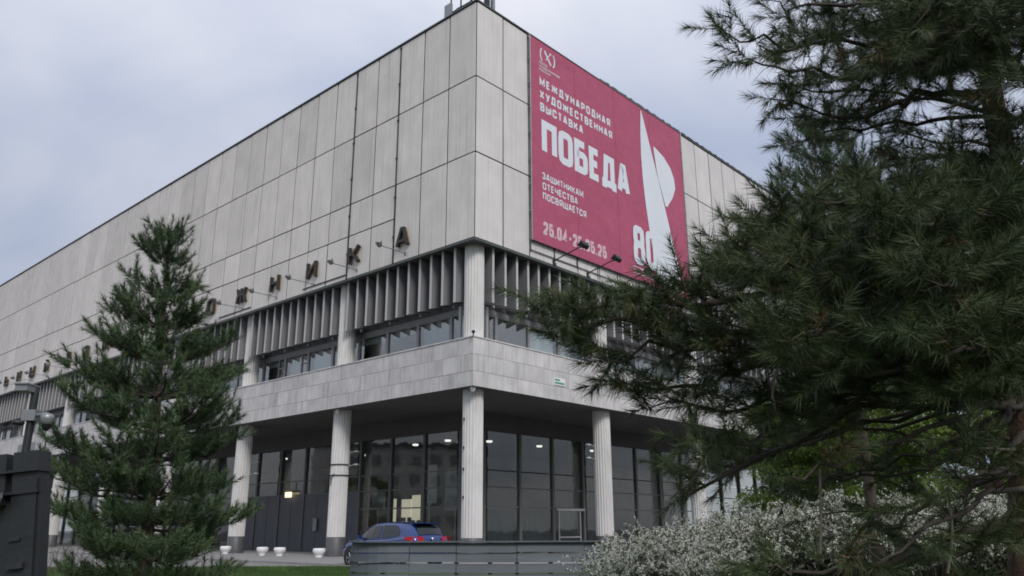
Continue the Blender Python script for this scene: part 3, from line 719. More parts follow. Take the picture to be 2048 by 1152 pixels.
b.tube([(bx0 - .06, -.01, bz0 - .05), (bx0 - .06, -.01, bz1 + .08)], .035, 6); b.tube([(bx1 + .07, -.01, bz0 - .05), (bx1 + .07, -.01, bz1 + .08)], .045, 6)
b.tube([(bx0 - .06, .0, bz1 + .06), (bx1 + .07, .0, bz1 + .06)], .04, 6)
for z in np.arange(bz0, bz1, 1.35): b.box(bx0 - .14, bx0 - .02, -.04, .06, z, z + .07); b.box(bx1 + .02, bx1 + .14, -.04, .06, z, z + .07)
b.part('banner_frame', 'grey_metal', BN)
b = MB(); b.tube([(bx0, -.002, bz0 - .03), (bx1, -.002, bz0 - .03)], .02, 5)
for x in np.arange(bx0, bx1, .38): b.tube([(x, -.002, bz0), (x + .06, .05, bz0 - .12)], .012, 4, False)
b.part('lacing', 'dark_metal', BN)
def line(s, x, z, w, h, t, m='banner_white', gap=.16, d=-.008, joined=False):
    if joined:
        place('small_print', text_mesh('small_print', s, h, w, t, m, gap), parent=BN, loc=(x, d, z), kind='stuff'); return
    ws = [GL[c][0] * h for c in s]; g = gap * h; k = w / (sum(ws) + g * (len(s) - 1)); cur = x
    for c, wc in zip(s, ws):
        if c != ' ': place('printed_letter', text_mesh('printed_letter', c, h, wc * k, min(t, wc * k * .9), m), parent=BN, loc=(cur, d, z))
        cur += (wc + g) * k
line('МЕЖДУНАРОДНАЯ', 4.30, 22.36, 5.98, .47, .105, gap=.34)
line('ХУДОЖЕСТВЕННАЯ', 4.30, 21.66, 6.12, .47, .105, gap=.30)
line('ВЫСТАВКА', 4.32, 20.97, 3.45, .47, .105, gap=.30)
line('ПОБЕДА', 4.40, 18.66, 7.50, 1.86, .40, gap=.10)
line('ЗАЩИТНИКАМ', 4.40, 17.34, 3.22, .36, .066, gap=.22)
line('ОТЕЧЕСТВА', 4.42, 16.82, 2.72, .36, .066, gap=.22)
line('ПОСВЯЩАЕТСЯ', 4.42, 16.30, 3.40, .36, .066, gap=.22)
line('25.04-25.05.25', 4.42, 14.52, 5.05, .66, .15, 'banner_pink', gap=.16)
line('80', 11.95, 14.95, 2.35, 2.25, .42, gap=.10, d=-.034)
line('СОЮЗ', 4.30, 23.62, .62, .13, .026, gap=.25, joined=True); line('ХУДОЖНИКОВ', 4.30, 23.42, 1.60, .13, .026, gap=.25, joined=True); line('РОССИИ', 4.30, 23.22, .86, .13, .026, gap=.25, joined=True)
# emblem: two brackets and a crossed stroke
b = MB()
def arcq(cx_, cz_, r, a0, a1, t0, k):
    pts = [(cx_ + r * .55 * math.cos(a), cz_ + r * math.sin(a)) for a in np.linspace(a0, a1, 9)]
    for q in stroke(pts, t0): b.poly([(u, -.008 - .0025 * k, v) for u, v in q])
arcq(4.62, 24.20, .40, R(120), R(250), .085, 0); arcq(5.30, 24.20, .40, R(-70), R(60), .085, 0)
for q in stroke([(4.72, 24.50), (5.22, 23.86)], .13): b.poly([(u, -.008, v) for u, v in q])
for q in stroke([(5.16, 24.48), (4.80, 23.98)], .05): b.poly([(u, -.0125, v) for u, v in q])
for q in stroke([(5.12, 24.50), (5.26, 24.50)], .09): b.poly([(u, -.0155, v) for u, v in q])
b.part('emblem', 'banner_white', BN)
# ribbon lines under the 80
b = MB()
for i in range(3):
    z = 14.74 - .17 * i; x0 = 11.85 + .03 * i
    pts = [(x0 + .22 * j, z + .035 * (j % 2)) for j in range(10)]
    for q in stroke(pts, .075): b.poly([(u, -.008, v) for u, v in q])
b.part('ribbon', 'banner_pink', BN)
# plain abstract white sails printed on the right of the banner (generic stand-in)
b = MB()
def sail(pl, d):
    for (xa, xb, z0), (xc, xd, z1) in zip(pl[:-1], pl[1:]): b.poly([(xa, d, z0), (xb, d, z0), (xd, d, z1), (xc, d, z1)])
sail([(14.25, 17.05, 14.30), (13.98, 16.62, 15.8), (13.70, 16.15, 17.2), (13.45, 15.65, 18.7), (13.28, 15.15, 20.2), (13.22, 14.60, 21.7), (13.28, 14.05, 23.2), (13.42, 13.50, 24.7)], -.018)
sail([(15.55, 15.75, 19.3), (15.25, 16.45, 20.1), (14.95, 16.80, 20.8), (14.80, 16.75, 21.4), (14.70, 16.40, 22.0), (14.62, 15.70, 22.5), (14.60, 14.75, 22.8)], -.021)
b.part('printed_shape', 'banner_white', BN)

# ------------------------------------------------------------------ floodlights under the banner
fl_arm = MB(); fl_arm.tube([(0, 0, 0), (0.05, -.25, .12), (0.35, -1.25, .50), (.42, -1.42, .50)], .03, 6); fl_arm.box(-.07, .07, -.04, .02, -.12, .12); fl_arm.tube([(0, -.02, -.1), (.03, -.1, -.22), (.02, -.14, -.1)], .03, 5); fa_me = fl_arm.mesh('arm', 'dark_metal')
fh = MB()
V = [(-.30, -.10, -.16), (.30, -.10, -.16), (.30, -.10, .16), (-.30, -.10, .16), (-.22, .12, -.10), (.22, .12, -.10), (.22, .12, .10), (-.22, .12, .10)]
fh.add(V, [(0, 1, 2, 3), (7, 6, 5, 4), (0, 4, 5, 1), (1, 5, 6, 2), (2, 6, 7, 3), (3, 7, 4, 0)])
for k in range(5): fh.box(-.18 + .08 * k, -.15 + .08 * k, .12, .17, -.08, .08)
fh.box(-.34, -.31, -.06, .04, -.05, .05); fh.box(.31, .34, -.06, .04, -.05, .05)
fh_me = fh.mesh('lamp_housing', 'dark_metal')
gl_ = MB(); gl_.box(-.27, .27, -.112, -.102, -.13, .13); gl_me = gl_.mesh('lamp_glass', 'car_glass')
for k, (x, txt) in enumerate(((5.3, 'under the date on the banner, nearest the corner'), (7.95, 'under the banner, second from the corner'), (10.75, 'below the number eighty on the banner'), (13.6, 'below the banner, behind the pine sprays'), (16.4, 'below the right end of the banner'))):
    root = thing('floodlight', 'black rectangular floodlight on an outreach arm ' + txt, 'floodlight', l2w(x, -.01, 13.40), BR, 'floodlights lighting the banner')
    place('arm', fa_me, parent=root); hh = place('lamp_housing', fh_me, parent=root, loc=(.42, -1.5, .56), rot=(R(-48), 0, R(180 + random.uniform(-6, 6)))); place('lamp_glass', gl_me, parent=hh)

# ------------------------------------------------------------------ aerials on the roof corner
root = thing('roof_aerial', 'cell aerial with pale panel and dark brackets left of the roof corner', 'aerial', l2w(.6, 1.9, Z_TOP), BR)
b = MB()
for y in (-.9, -.2, .5): b.tube([(0, y, 0), (0, y, 1.6)], .04, 6)
b.tube([(0, -1.0, .25), (0, .8, .25)], .035, 6); b.tube([(0, -1.0, .7), (0, .8, .7)], .03, 6); b.box(-.12, .12, -.4, .0, .3, .65); b.part('mast', 'dark_metal', root)
b = MB(); b.box(-.22, -.08, .3, .75, .25, 1.1); b.part('aerial_panel', 'grey_metal', root)
root = thing('roof_aerial', 'slim white aerial beside dark pole right of the roof corner', 'aerial', l2w(1.55, .8, Z_TOP), BR)
b = MB(); b.tube([(0, 0, 0), (0, 0, 2.4)], .05, 6); b.tube([(.3, 0, 0), (.3, 0, 2.4)], .03, 6); b.box(-.1, .5, -.06, .06, .15, .3); b.box(-.16, .02, -.14, .1, .7, 1.2); b.part('mast', 'dark_metal', root)
b = MB(); b.box(.12, .30, -.22, -.08, .45, 2.2); b.part('aerial_panel', 'grey_metal', root)
# ------------------------------------------------------------------ planters along the colonnade
pl = MB(); pl.lathe([(.0, .0), (.17, .0), (.19, .06), (.16, .09), (.25, .18), (.315, .30), (.315, .40), (.275, .46), (.255, .46), (.26, .40)], 24); bowl_me = pl.mesh('bowl', 'white_paint')
so = MB(); so.lathe([(.262, .40), (.18, .43), (.0, .44)], 16); soil_me = so.mesh('soil', 'bark')
for (x, y), txt in (((-8.55, 37.4), 'nearest the blue car'), ((-10.9, 39.6), 'second from the blue car'), ((-11.95, 40.4), 'third from the blue car, by the pine'), ((-14.6, 43.0), 'behind the pine by the third column'), ((-17.4, 45.6), 'farthest along the colonnade, seen through the pine')):
    root = thing('planter', 'round white concrete planter bowl ' + txt, 'planter', (x, y, .09), random.uniform(0, 3), 'white planters along the colonnade'); root.scale = (.88, .88, .88)
    place('bowl', bowl_me, parent=root); place('soil', soil_me, parent=root)

# ------------------------------------------------------------------ blue hatchback
car = thing('parked_car', 'blue hatchback car with red tail lamps parked by the columns behind the fence', 'car', (-4.25, 30.05, .004), math.atan2(.673, -.739))
# stations: x, half width, sill z, shoulder z, crown z
ST = [(-2.08, .60, .42, .80, .86), (-2.05, .74, .34, 1.00, 1.06), (-1.95, .82, .28, 1.05, 1.09), (-1.5, .875, .22, 1.03, 1.07), (-.6, .885, .20, .96, 1.0), (.3, .885, .20, .93, .97), (.85, .88, .20, .91, .97), (1.2, .87, .21, .88, .95), (1.6, .84, .23, .82, .89), (1.9, .77, .26, .74, .80), (2.06, .66, .32, .62, .68), (2.12, .50, .38, .54, .58)]
b = MB(); rings = []
for x, w, zs, zh, zc_ in ST:
    half = [(0, zs), (w * .80, zs), (w * .95, zs + .06), (w, zs + .22), (w * 1.0, (zs + zh) / 2 + .06), (w * .985, zh - .10), (w * .95, zh), (w * .80, zh + (zc_ - zh) * .6), (w * .4, zc_), (0, zc_ + .008)]
    rings.append([(x, y, z) for y, z in half] + [(x, -y, z) for y, z in half[-2:0:-1]])
nr = len(rings[0]); V = [p for r_ in rings for p in r_]
F = [(i * nr + k, i * nr + (k + 1) % nr, (i + 1) * nr + (k + 1) % nr, (i + 1) * nr + k) for i in range(len(rings) - 1) for k in range(nr)]
b.add(V, F, True); b.poly(rings[0][::-1]); b.poly(rings[-1]); body = b.part('body', 'car_paint', car)
# greenhouse: lower edge on the shoulder, roof above
GS = [(-2.0, .70, 1.02, .60, 1.08), (-1.82, .78, 1.03, .57, 1.36), (-1.62, .80, 1.03, .57, 1.47), (-1.1, .82, 1.01, .60, 1.53), (-.4, .83, .98, .61, 1.55), (.25, .83, .96, .60, 1.52), (.62, .82, .95, .58, 1.42), (1.02, .80, .93, .62, 1.10), (1.22, .78, .92, .70, .94)]
b = MB(); rings = []
def gsec(x):
    for a, c in zip(GS[:-1], GS[1:]):
        if a[0] <= x <= c[0]:
            t = (x - a[0]) / (c[0] - a[0]); return [a[i] + (c[i] - a[i]) * t for i in range(5)]
for x, wb, zb, wt_, zt_ in GS:
    half = [(wb, zb), (wb + (wt_ - wb) * .5, zb + (zt_ - zb) * .52), (wt_ + .03, zt_ - .07 * min(1, (zt_ - zb) * 3)), (wt_ * .85, zt_ - .02), (wt_ * .4, zt_), (0, zt_ + .005)]
    rings.append([(x, y, z) for y, z in half] + [(x, -y, z) for y, z in half[-2::-1]])
nr = len(rings[0]); V = [p for r_ in rings for p in r_]
F = [(i * nr + k, i * nr + k + 1, (i + 1) * nr + k + 1, (i + 1) * nr + k) for i in range(len(rings) - 1) for k in range(nr - 1)]
b.add(V, F, True); b.part('roof', 'car_paint', car)
def side_pt(x, t, s, o=.012):
    X, wb, zb, wt_, zt_ = gsec(x)
    if t < .52: y = wb + (wt_ - wb) * .5 * t / .52; z = zb + (zt_ - zb) * t
    else:
        zt2 = zt_ - .07 * min(1, (zt_ - zb) * 3); k = (t - .52) / .48; y0 = wb + (wt_ - wb) * .5; z0 = zb + (zt_ - zb) * .52
        y = y0 + (wt_ + .03 - y0) * k; z = z0 + (zt2 - z0) * k
    return (x, s * (y + o), z)
def side_win(name, outline, s):
    """outline: list of (x, t_low, t_high)"""
    b = MB()
    for (xa, la, ha), (xb, lb, hb) in zip(outline[:-1], outline[1:]):
        n_ = 4
        for k in range(n_):
            f0, f1 = k / n_, (k + 1) / n_
            b.poly([side_pt(xa, la + (ha - la) * f0, s), side_pt(xb, lb + (hb - lb) * f0, s), side_pt(xb, lb + (hb - lb) * f1, s), side_pt(xa, la + (ha - la) * f1, s)], True)
    b.part(name, 'car_glass', car)
for s in (1, -1):
    side_win('side_window', [(-1.25, .12, .45), (-1.05, .10, .86), (-.9, .08, .9), (-.32, .06, .9)], s)
    side_win('side_window', [(-.24, .06, .9), (.2, .06, .9), (.55, .06, .88), (.8, .10, .75), (.98, .15, .30)], s)
# rear and front screens
def screen(name, x0, x1, wsc, lo, hi, o):
    b = MB(); n_ = 6; rows = []
    for i in range(n_ + 1):
        x = x0 + (x1 - x0) * i / n_; X, wb, zb, wt_, zt_ = gsec(x)
        rows.append([(x + o[0], y * wt_ * wsc, zt_ + o[1] - .03 * y * y) for y in np.linspace(-1, 1, 7)])
    for i in range(n_):
        for k in range(6): b.poly([rows[i][k], rows[i][k + 1], rows[i + 1][k + 1], rows[i + 1][k]], True)
    b.part(name, 'car_glass', car)
screen('rear_window', -1.975, -1.76, .93, 0, 0, (-.02, .012)); screen('windscreen', .68, 1.10, .93, 0, 0, (.02, .02))
b = MB(); b.box(-1.93, -1.58, -.54, .54, 1.475, 1.505); b.part('spoiler', 'car_paint', car)
for s in (1, -1):
    b = MB()
    for k in range(5):
        ya, yb = .42 + .09 * k, .42 + .09 * (k + 1)
        xa, xb = -2.07 + .015 * k + (.05 if k > 3 else 0), -2.07 + .015 * (k + 1) + (.12 if k > 2 else 0)
        b.poly([(xa - .025, s * ya, .91), (xb - .025, s * yb, .90), (xb - .015, s * yb, 1.06), (xa - .02, s * ya, 1.04)])
    b.poly([(-2.0, s * .87, .90), (-1.66, s * .895, .95), (-1.64, s * .895, 1.03), (-1.98, s * .865, 1.07)])
    b.part('tail_lamp', 'tail_red', car)
    b = MB(); b.poly([(2.09, s * .55, .60), (1.98, s * .74, .61), (1.80, s * .825, .68), (1.82, s * .80, .74), (2.03, s * .60, .68)]); b.part('head_lamp', 'head_lamp', car)
    b = MB(); b.box(.62, .78, s * .90, s * 1.03, .98, 1.10); b.box(.66, .72, s * .80, s * .90, .99, 1.03); b.part('door_mirror', 'car_paint', car)
    b = MB(); b.tube([(-.10, s * .90, .86), (.12, s * .905, .855)], .014, 5); b.tube([(-1.0, s * .89, .87), (-.78, s * .90, .865)], .014, 5); b.part('door_handle', 'chrome', car)
b = MB(); b.lathe([(.0, .0), (.055, .0), (.055, .015), (0, .016)], 14); e = b.part('badge', 'chrome', car, loc=(-2.10, 0, .97), rot=(0, R(-90), 0))
b = MB(); b.box(-2.11, -2.095, -.26, .26, .56, .67); b.part('number_plate', 'plate', car)
b = MB(); b.box(-2.09, -1.95, -.66, .66, .33, .50); b.part('bumper', 'car_black', car)
b = MB(); b.box(2.02, 2.13, -.45, .45, .34, .52); b.part('grille', 'car_black', car)
ty = MB(); ty.lathe([(.20, -.10), (.29, -.10), (.315, -.07), (.32, 0), (.315, .07), (.29, .10), (.20, .10)], 24); ty_me = ty.mesh('tyre', 'tyre')
rm = MB(); rm.lathe([(.21, -.09), (.20, -.04), (.06, -.05), (.0, -.05)], 20)
for k in range(5):
    a = k * 1.2566; rm.tube([(.04 * math.cos(a), .04 * math.sin(a), -.07), (.19 * math.cos(a), .19 * math.sin(a), -.08)], .028, 5)
rm.lathe([(.0, .07), (.21, .07)], 20); rm_me = rm.mesh('rim', 'alloy')
for x in (-1.30, 1.28):
    for s in (1, -1):
        wv = bpy.data.objects.new('wheel', None); link(wv); wv.parent = car; wv.location = (x, s * .80, .32); wv.rotation_euler = (R(90 if s > 0 else -90), 0, 0)
        place('tyre', ty_me, parent=wv); place('rim', rm_me, parent=wv)
        b = MB(); b.lathe([(.37, 0), (.20, .002), (.0, .003)], 24); b.part('wheel_arch', 'car_black', car, loc=(x, s * .893, .36), rot=(R(-90 if s > 0 else 90), 0, 0))
        wv.location.y = s * .815

# ------------------------------------------------------------------ curved slat fence in front of the car
FD = 16.0
FN = thing('slat_fence', 'low curved blue-grey slat fence in front of the blue car', 'fence', (0, FD, 0))
def fence_pt(s):
    """path: s runs from the rounded left end to the right, 0..1"""
    x0, x1, r = -3.16, 2.6, 0.9
    La = r * math.pi * .5; Lb = x1 - (x0 + r); L_ = La + Lb; d = s * L_
    if d < La:
        a = d / r; return Vector((x0 + r - r * math.cos(a), -r * math.sin(a) + r * .75))
    return Vector((x0 + r + (d - La), -r + r * .75 - .05 * math.sin((d - La) / Lb * math.pi)))
zb_ = [1.06, .875, .69, .505, .32, .135]
edges = [0.0, .28, .42, .60, .80, 1.0]
for i, z in enumerate(zb_):
    for j in range(5):
        b = MB(); ss = np.linspace(edges[j] + .001, edges[j + 1] - .001, 10); pts = [fence_pt(float(q)) for q in ss]
        dz = random.uniform(-.006, .006); po = random.uniform(-.006, .006)
        prof = []
        for k, p in enumerate(pts):
            t = (pts[min(k + 1, 9)] - pts[max(k - 1, 0)]).normalized(); nrm = Vector((t.y, -t.x))
            q0 = p + nrm * (.024 + po); q1 = p - nrm * (.018 - po)
            hgt = .158 if i else .170
            prof.append([(q0.x, q0.y, z - hgt + dz), (q0.x - nrm.x * .030, q0.y - nrm.y * .030, z + dz), (q1.x, q1.y, z + dz), (q1.x, q1.y, z - hgt + dz)])
        for k in range(9):
            for m_ in range(4): b.poly([prof[k][m_], prof[k + 1][m_], prof[k + 1][(m_ + 1) % 4], prof[k][(m_ + 1) % 4]])
        b.poly(prof[0][::-1]); b.poly(prof[-1]); b.part('slat', 'fence_paint', FN)
b = MB()
ss = np.linspace(0, 1, 40); pts = [fence_pt(float(q)) for q in ss]
for k in range(39):
    p, q = pts[k], pts[k + 1]; t = (q - p).normalized(); n_ = Vector((t.y, -t.x)) * .075
    b.poly([(p.x + n_.x, p.y + n_.y, 1.092), (q.x + n_.x, q.y + n_.y, 1.092), (q.x - n_.x, q.y - n_.y, 1.092), (p.x - n_.x, p.y - n_.y, 1.092)])
    b.poly([(p.x + n_.x, p.y + n_.y, 1.066), (q.x + n_.x, q.y + n_.y, 1.066), (q.x + n_.x, q.y + n_.y, 1.092), (p.x + n_.x, p.y + n_.y, 1.092)])
    b.poly([(p.x + n_.x, p.y + n_.y, 1.066), (p.x - n_.x, p.y - n_.y, 1.066), (q.x - n_.x, q.y - n_.y, 1.066), (q.x + n_.x, q.y + n_.y, 1.066)])
b.part('top_rail', 'fence_paint', FN)
for s in (0.012, .20, .42, .52, .60, .70, .85, .985):
    p = fence_pt(s); p2 = fence_pt(min(1, s + .01)); t = (p2 - p).normalized(); nrm = Vector((t.y, -t.x)); c = p - nrm * .065
    b = MB(); M = Matrix.Translation((c.x, c.y, 0)) @ Matrix.Rotation(math.atan2(t.y, t.x), 4, 'Z'); b.box(-.04, .04, -.035, .035, .0, 1.065, M); b.part('post', 'fence_paint', FN)

# ------------------------------------------------------------------ dark steel gate at the left edge
p0 = pix(0, 1000, 5.0)
GT = thing('steel_gate', 'dark grey steel gate with square posts and a round crossbar at the left edge', 'gate', (p0.x + .075, 5.0, 0)); GT.rotation_euler = (0, R(-6), 0)
sc5 = 5.0 / FPX
def gx(px): return (px - 0) * 5.0 / (FPX * .955)       # metres along the gate from the picture's left edge
def gz(py): return pix(50, py, 5.0).z
b = MB(); b.box(gx(58), gx(103), -.07, .07, 0, gz(907)); b.part('post', 'gate_paint', GT)
b = MB(); b.box(gx(0), gx(45), -.07, .07, gz(1010), gz(908)); b.part('post', 'gate_paint', GT)
b = MB(); b.box(gx(-340), gx(-300), -.07, .07, 0, gz(907)); b.part('post', 'gate_paint', GT)
b = MB(); b.box(gx(-345), gx(107), -.10, .10, gz(948), gz(943)); b.part('flat_rail', 'gate_paint', GT)
b = MB(); b.box(gx(-345), gx(106), -.085, .085, gz(991), gz(986)); b.part('flat_rail', 'gate_paint', GT)
b = MB(); b.tube([(gx(-330), -.13, gz(999)), (gx(46), -.13, gz(999)), (gx(52), -.12, gz(1000))], .048, 14); b.part('crossbar', 'gate_paint', GT)
b = MB(); b.box(gx(-330), gx(18), -.02, .02, .05, gz(1012)); b.box(gx(18), gx(58), -.035, .03, .05, gz(992)); b.part('infill_plate', 'gate_paint', GT)
b = MB(); b.box(gx(103), gx(110), -.05, .05, 0, gz(962)); b.part('hinge_strip', 'gate_paint', GT)
b = MB(); b.box(gx(60), gx(80), -.085, -.07, gz(1084), gz(1078)); b.box(gx(62), gx(90), -.10, -.07, gz(1140), gz(1128)); b.part('latch', 'dark_metal', GT)

# ------------------------------------------------------------------ camera pole behind the gate
q = pix(47, 930, 12.0)
CP = thing('camera_pole', 'slim dark pole with a dome camera and a box camera, left of the pine', 'pole', (q.x, 12.0, .1))
zt_ = pix(60, 772, 12.0).z - .1
b = MB(); b.tube([(0, 0, 0), (0, 0, zt_)], .055, 12); b.lathe([(.13, 0), (.13, .03), (.07, .05)], 14); b.part('pole', 'gate_paint', CP)
b = MB(); b.tube([(.03, -.02, zt_ - .42), (.27, -.05, zt_ - .40)], .03, 8); b.box(-.10, .10, -.09, .09, zt_ - .50, zt_ - .34); b.part('bracket', 'grey_metal', CP)
b = MB(); b.lathe([(.0, -.02), (.065, .0), (.085, .04), (.095, .09), (.095, .13), (.065, .16), (.0, .17)], 18); dc = b.part('dome_camera', 'grey_metal', CP, loc=(.27, -.05, zt_ - .56))
b = MB(); b.lathe([(.0, -.085), (.04, -.07), (.06, -.03), (.068, .015)], 16); b.part('dome_lens', 'car_glass', dc, loc=(0, 0, -.01))
b = MB(); b.box(-.16, .02, -.26, .05, zt_ - .08, zt_ + .01); b.box(-.17, .03, -.29, .07, zt_ + .01, zt_ + .03); b.part('box_camera', 'grey_metal', CP)
b = MB(); b.lathe([(.05, -.02), (.085, 0), (.085, .03), (.05, .05)], 14, (-.12, -.10, zt_ - .55)); b.tube([(-.06, -.05, zt_ - .55), (-.12, -.1, zt_ - .53)], .02, 5); b.part('speaker', 'dark_metal', CP)
# ------------------------------------------------------------------ vegetation generators
def smooth_path(ctrl, n):
    P = [Vector(p) for p in ctrl]
    if len(P) == 2: return [P[0].lerp(P[1], i / (n - 1)) for i in range(n)]
    P = [P[0] * 2 - P[1]] + P + [P[-1] * 2 - P[-2]]; out = []; m = len(P) - 3
    for i in range(n):
        t = i / (n - 1) * m; k = min(int(t), m - 1); t -= k; a, b_, c, d = P[k:k + 4]
        out.append(.5 * ((2 * b_) + (c - a) * t + (2 * a - 5 * b_ + 4 * c - d) * t * t + (3 * b_ - a - 3 * c + d) * t * t * t))
    return out
def rv(s=1.0): return Vector((random.gauss(0, s), random.gauss(0, s), random.gauss(0, s)))
def needle_mesh(name, shoots, per_m, length, width, spread=(70, 28), droop=0.0):
    """every shoot carries single-triangle needles all round its axis"""
    S = np.array(shoots, dtype=np.float64)            # base3, axis3, L
    cnt = np.maximum(4, (S[:, 6] * per_m).astype(int)); idx = np.repeat(np.arange(len(S)), cnt); n = len(idx)
    t = rng.uniform(0.0, 1.0, n); A = S[idx, 3:6]; base = S[idx, 0:3] + A * (S[idx, 6] * t)[:, None]
    ref = np.where(np.abs(A[:, 2:3]) < .9, np.array([[0, 0, 1.]]), np.array([[1., 0, 0]]))
    U = np.cross(A, ref); U /= np.linalg.norm(U, axis=1, keepdims=True); Wv = np.cross(A, U)
    ph = rng.uniform(0, 2 * np.pi, n); th_ = np.radians(spread[0] + (spread[1] - spread[0]) * t + rng.normal(0, 9, n))
    rad = U * np.cos(ph)[:, None] + Wv * np.sin(ph)[:, None]
    D = A * np.cos(th_)[:, None] + rad * np.sin(th_)[:, None]
    ln = length * rng.uniform(.7, 1.15, n)
    tip = base + D * ln[:, None]; tip[:, 2] -= droop * ln
    side = np.cross(D, rad + rng.normal(0, .6, (n, 3))); side /= (np.linalg.norm(side, axis=1, keepdims=True) + 1e-9)
    w = width * rng.uniform(.8, 1.2, n)[:, None] * .5
    V = np.stack([base - side * w, base + side * w, tip], 1).reshape(-1, 3)
    return npmesh(name, V, np.arange(3 * n).reshape(-1, 3))
def pine_branch(ctrl, r0, shoots, twig=.5, step=.11, start=.25, sub=.11, sl=(.12, .24), lift=.35, vz=(-.35, .5), density=1.0, dry=0.0, wob=.03, npts=14):
    """a first-order branch: returns its wood as a mesh; appends leafy shoots"""
    P = smooth_path(ctrl, npts)
    for i in range(1, npts - 1): P[i] = P[i] + rv(wob * (P[-1] - P[0]).length * .25)
    mb = MB(); mb.tube(P, [r0 * (1 - .86 * i / (npts - 1)) for i in range(npts)], 6)
    seg = [(P[i + 1] - P[i]).length for i in range(npts - 1)]; L_ = sum(seg); d = start * L_; sgn = 1
    def at(dd):
        for i, s in enumerate(seg):
            if dd <= s or i == len(seg) - 1: return P[i].lerp(P[i + 1], min(1, dd / s)), (P[i + 1] - P[i]).normalized()
            dd -= s
    while d < L_:
        p, fwd = at(d); f = d / L_; sgn = -sgn
        lat = fwd.cross(Vector((0, 0, 1))); lat = lat.normalized() if lat.length > .1 else Vector((1, 0, 0))
        tl = twig * (1.05 - .75 * f) * random.uniform(.6, 1.25)
        dirv = (fwd * random.uniform(.5, 1.0) + lat * sgn * random.uniform(.5, 1.1) + Vector((0, 0, random.uniform(*vz)))).normalized()
        q1 = p + dirv * tl * .5; q2 = p + dirv * tl + Vector((0, 0, lift * tl * random.uniform(.2, .9))) + rv(.03)
        tw = smooth_path([p, q1 + rv(.02), q2], 5); rt = max(.0028, r0 * .20 * (1.1 - .6 * f))
        mb.tube(tw, [rt, rt * .85, rt * .7, rt * .55, rt * .35], 4, False)
        if random.random() < density and random.random() > dry:
            ns = max(2, int(tl * .75 / sub))
            for k in range(ns):
                u = .25 + .75 * (k + 1) / ns; i0 = min(3, int(u * 4)); pp = tw[i0].lerp(tw[i0 + 1], u * 4 - i0); ax = (tw[i0 + 1] - tw[i0]).normalized()
                sd = ax.cross(Vector((0, 0, 1))); sd = sd.normalized() if sd.length > .1 else Vector((0, 1, 0))
                l_ = random.uniform(*sl)
                if k == ns - 1: a2 = (ax + Vector((0, 0, lift * .5))).normalized()
                else: a2 = (ax * .8 + sd * random.choice((-1, 1)) * random.uniform(.5, 1) + Vector((0, 0, random.uniform(-.1, .2) + lift))).normalized()
                shoots.append((*pp, *a2, l_)); mb.tube([pp, pp + a2 * l_], [rt * .45, rt * .25], 3, False)
            # older needles along the outer half of the twig itself
            for i0 in (2, 3):
                v = tw[i0 + 1] - tw[i0]; shoots.append((*tw[i0], *v.normalized(), v.length))
        d += step * random.uniform(.6, 1.4)
    v = P[-1] - P[-2]; shoots.append((*P[-1], *v.normalized(), random.uniform(*sl)))
    return mb

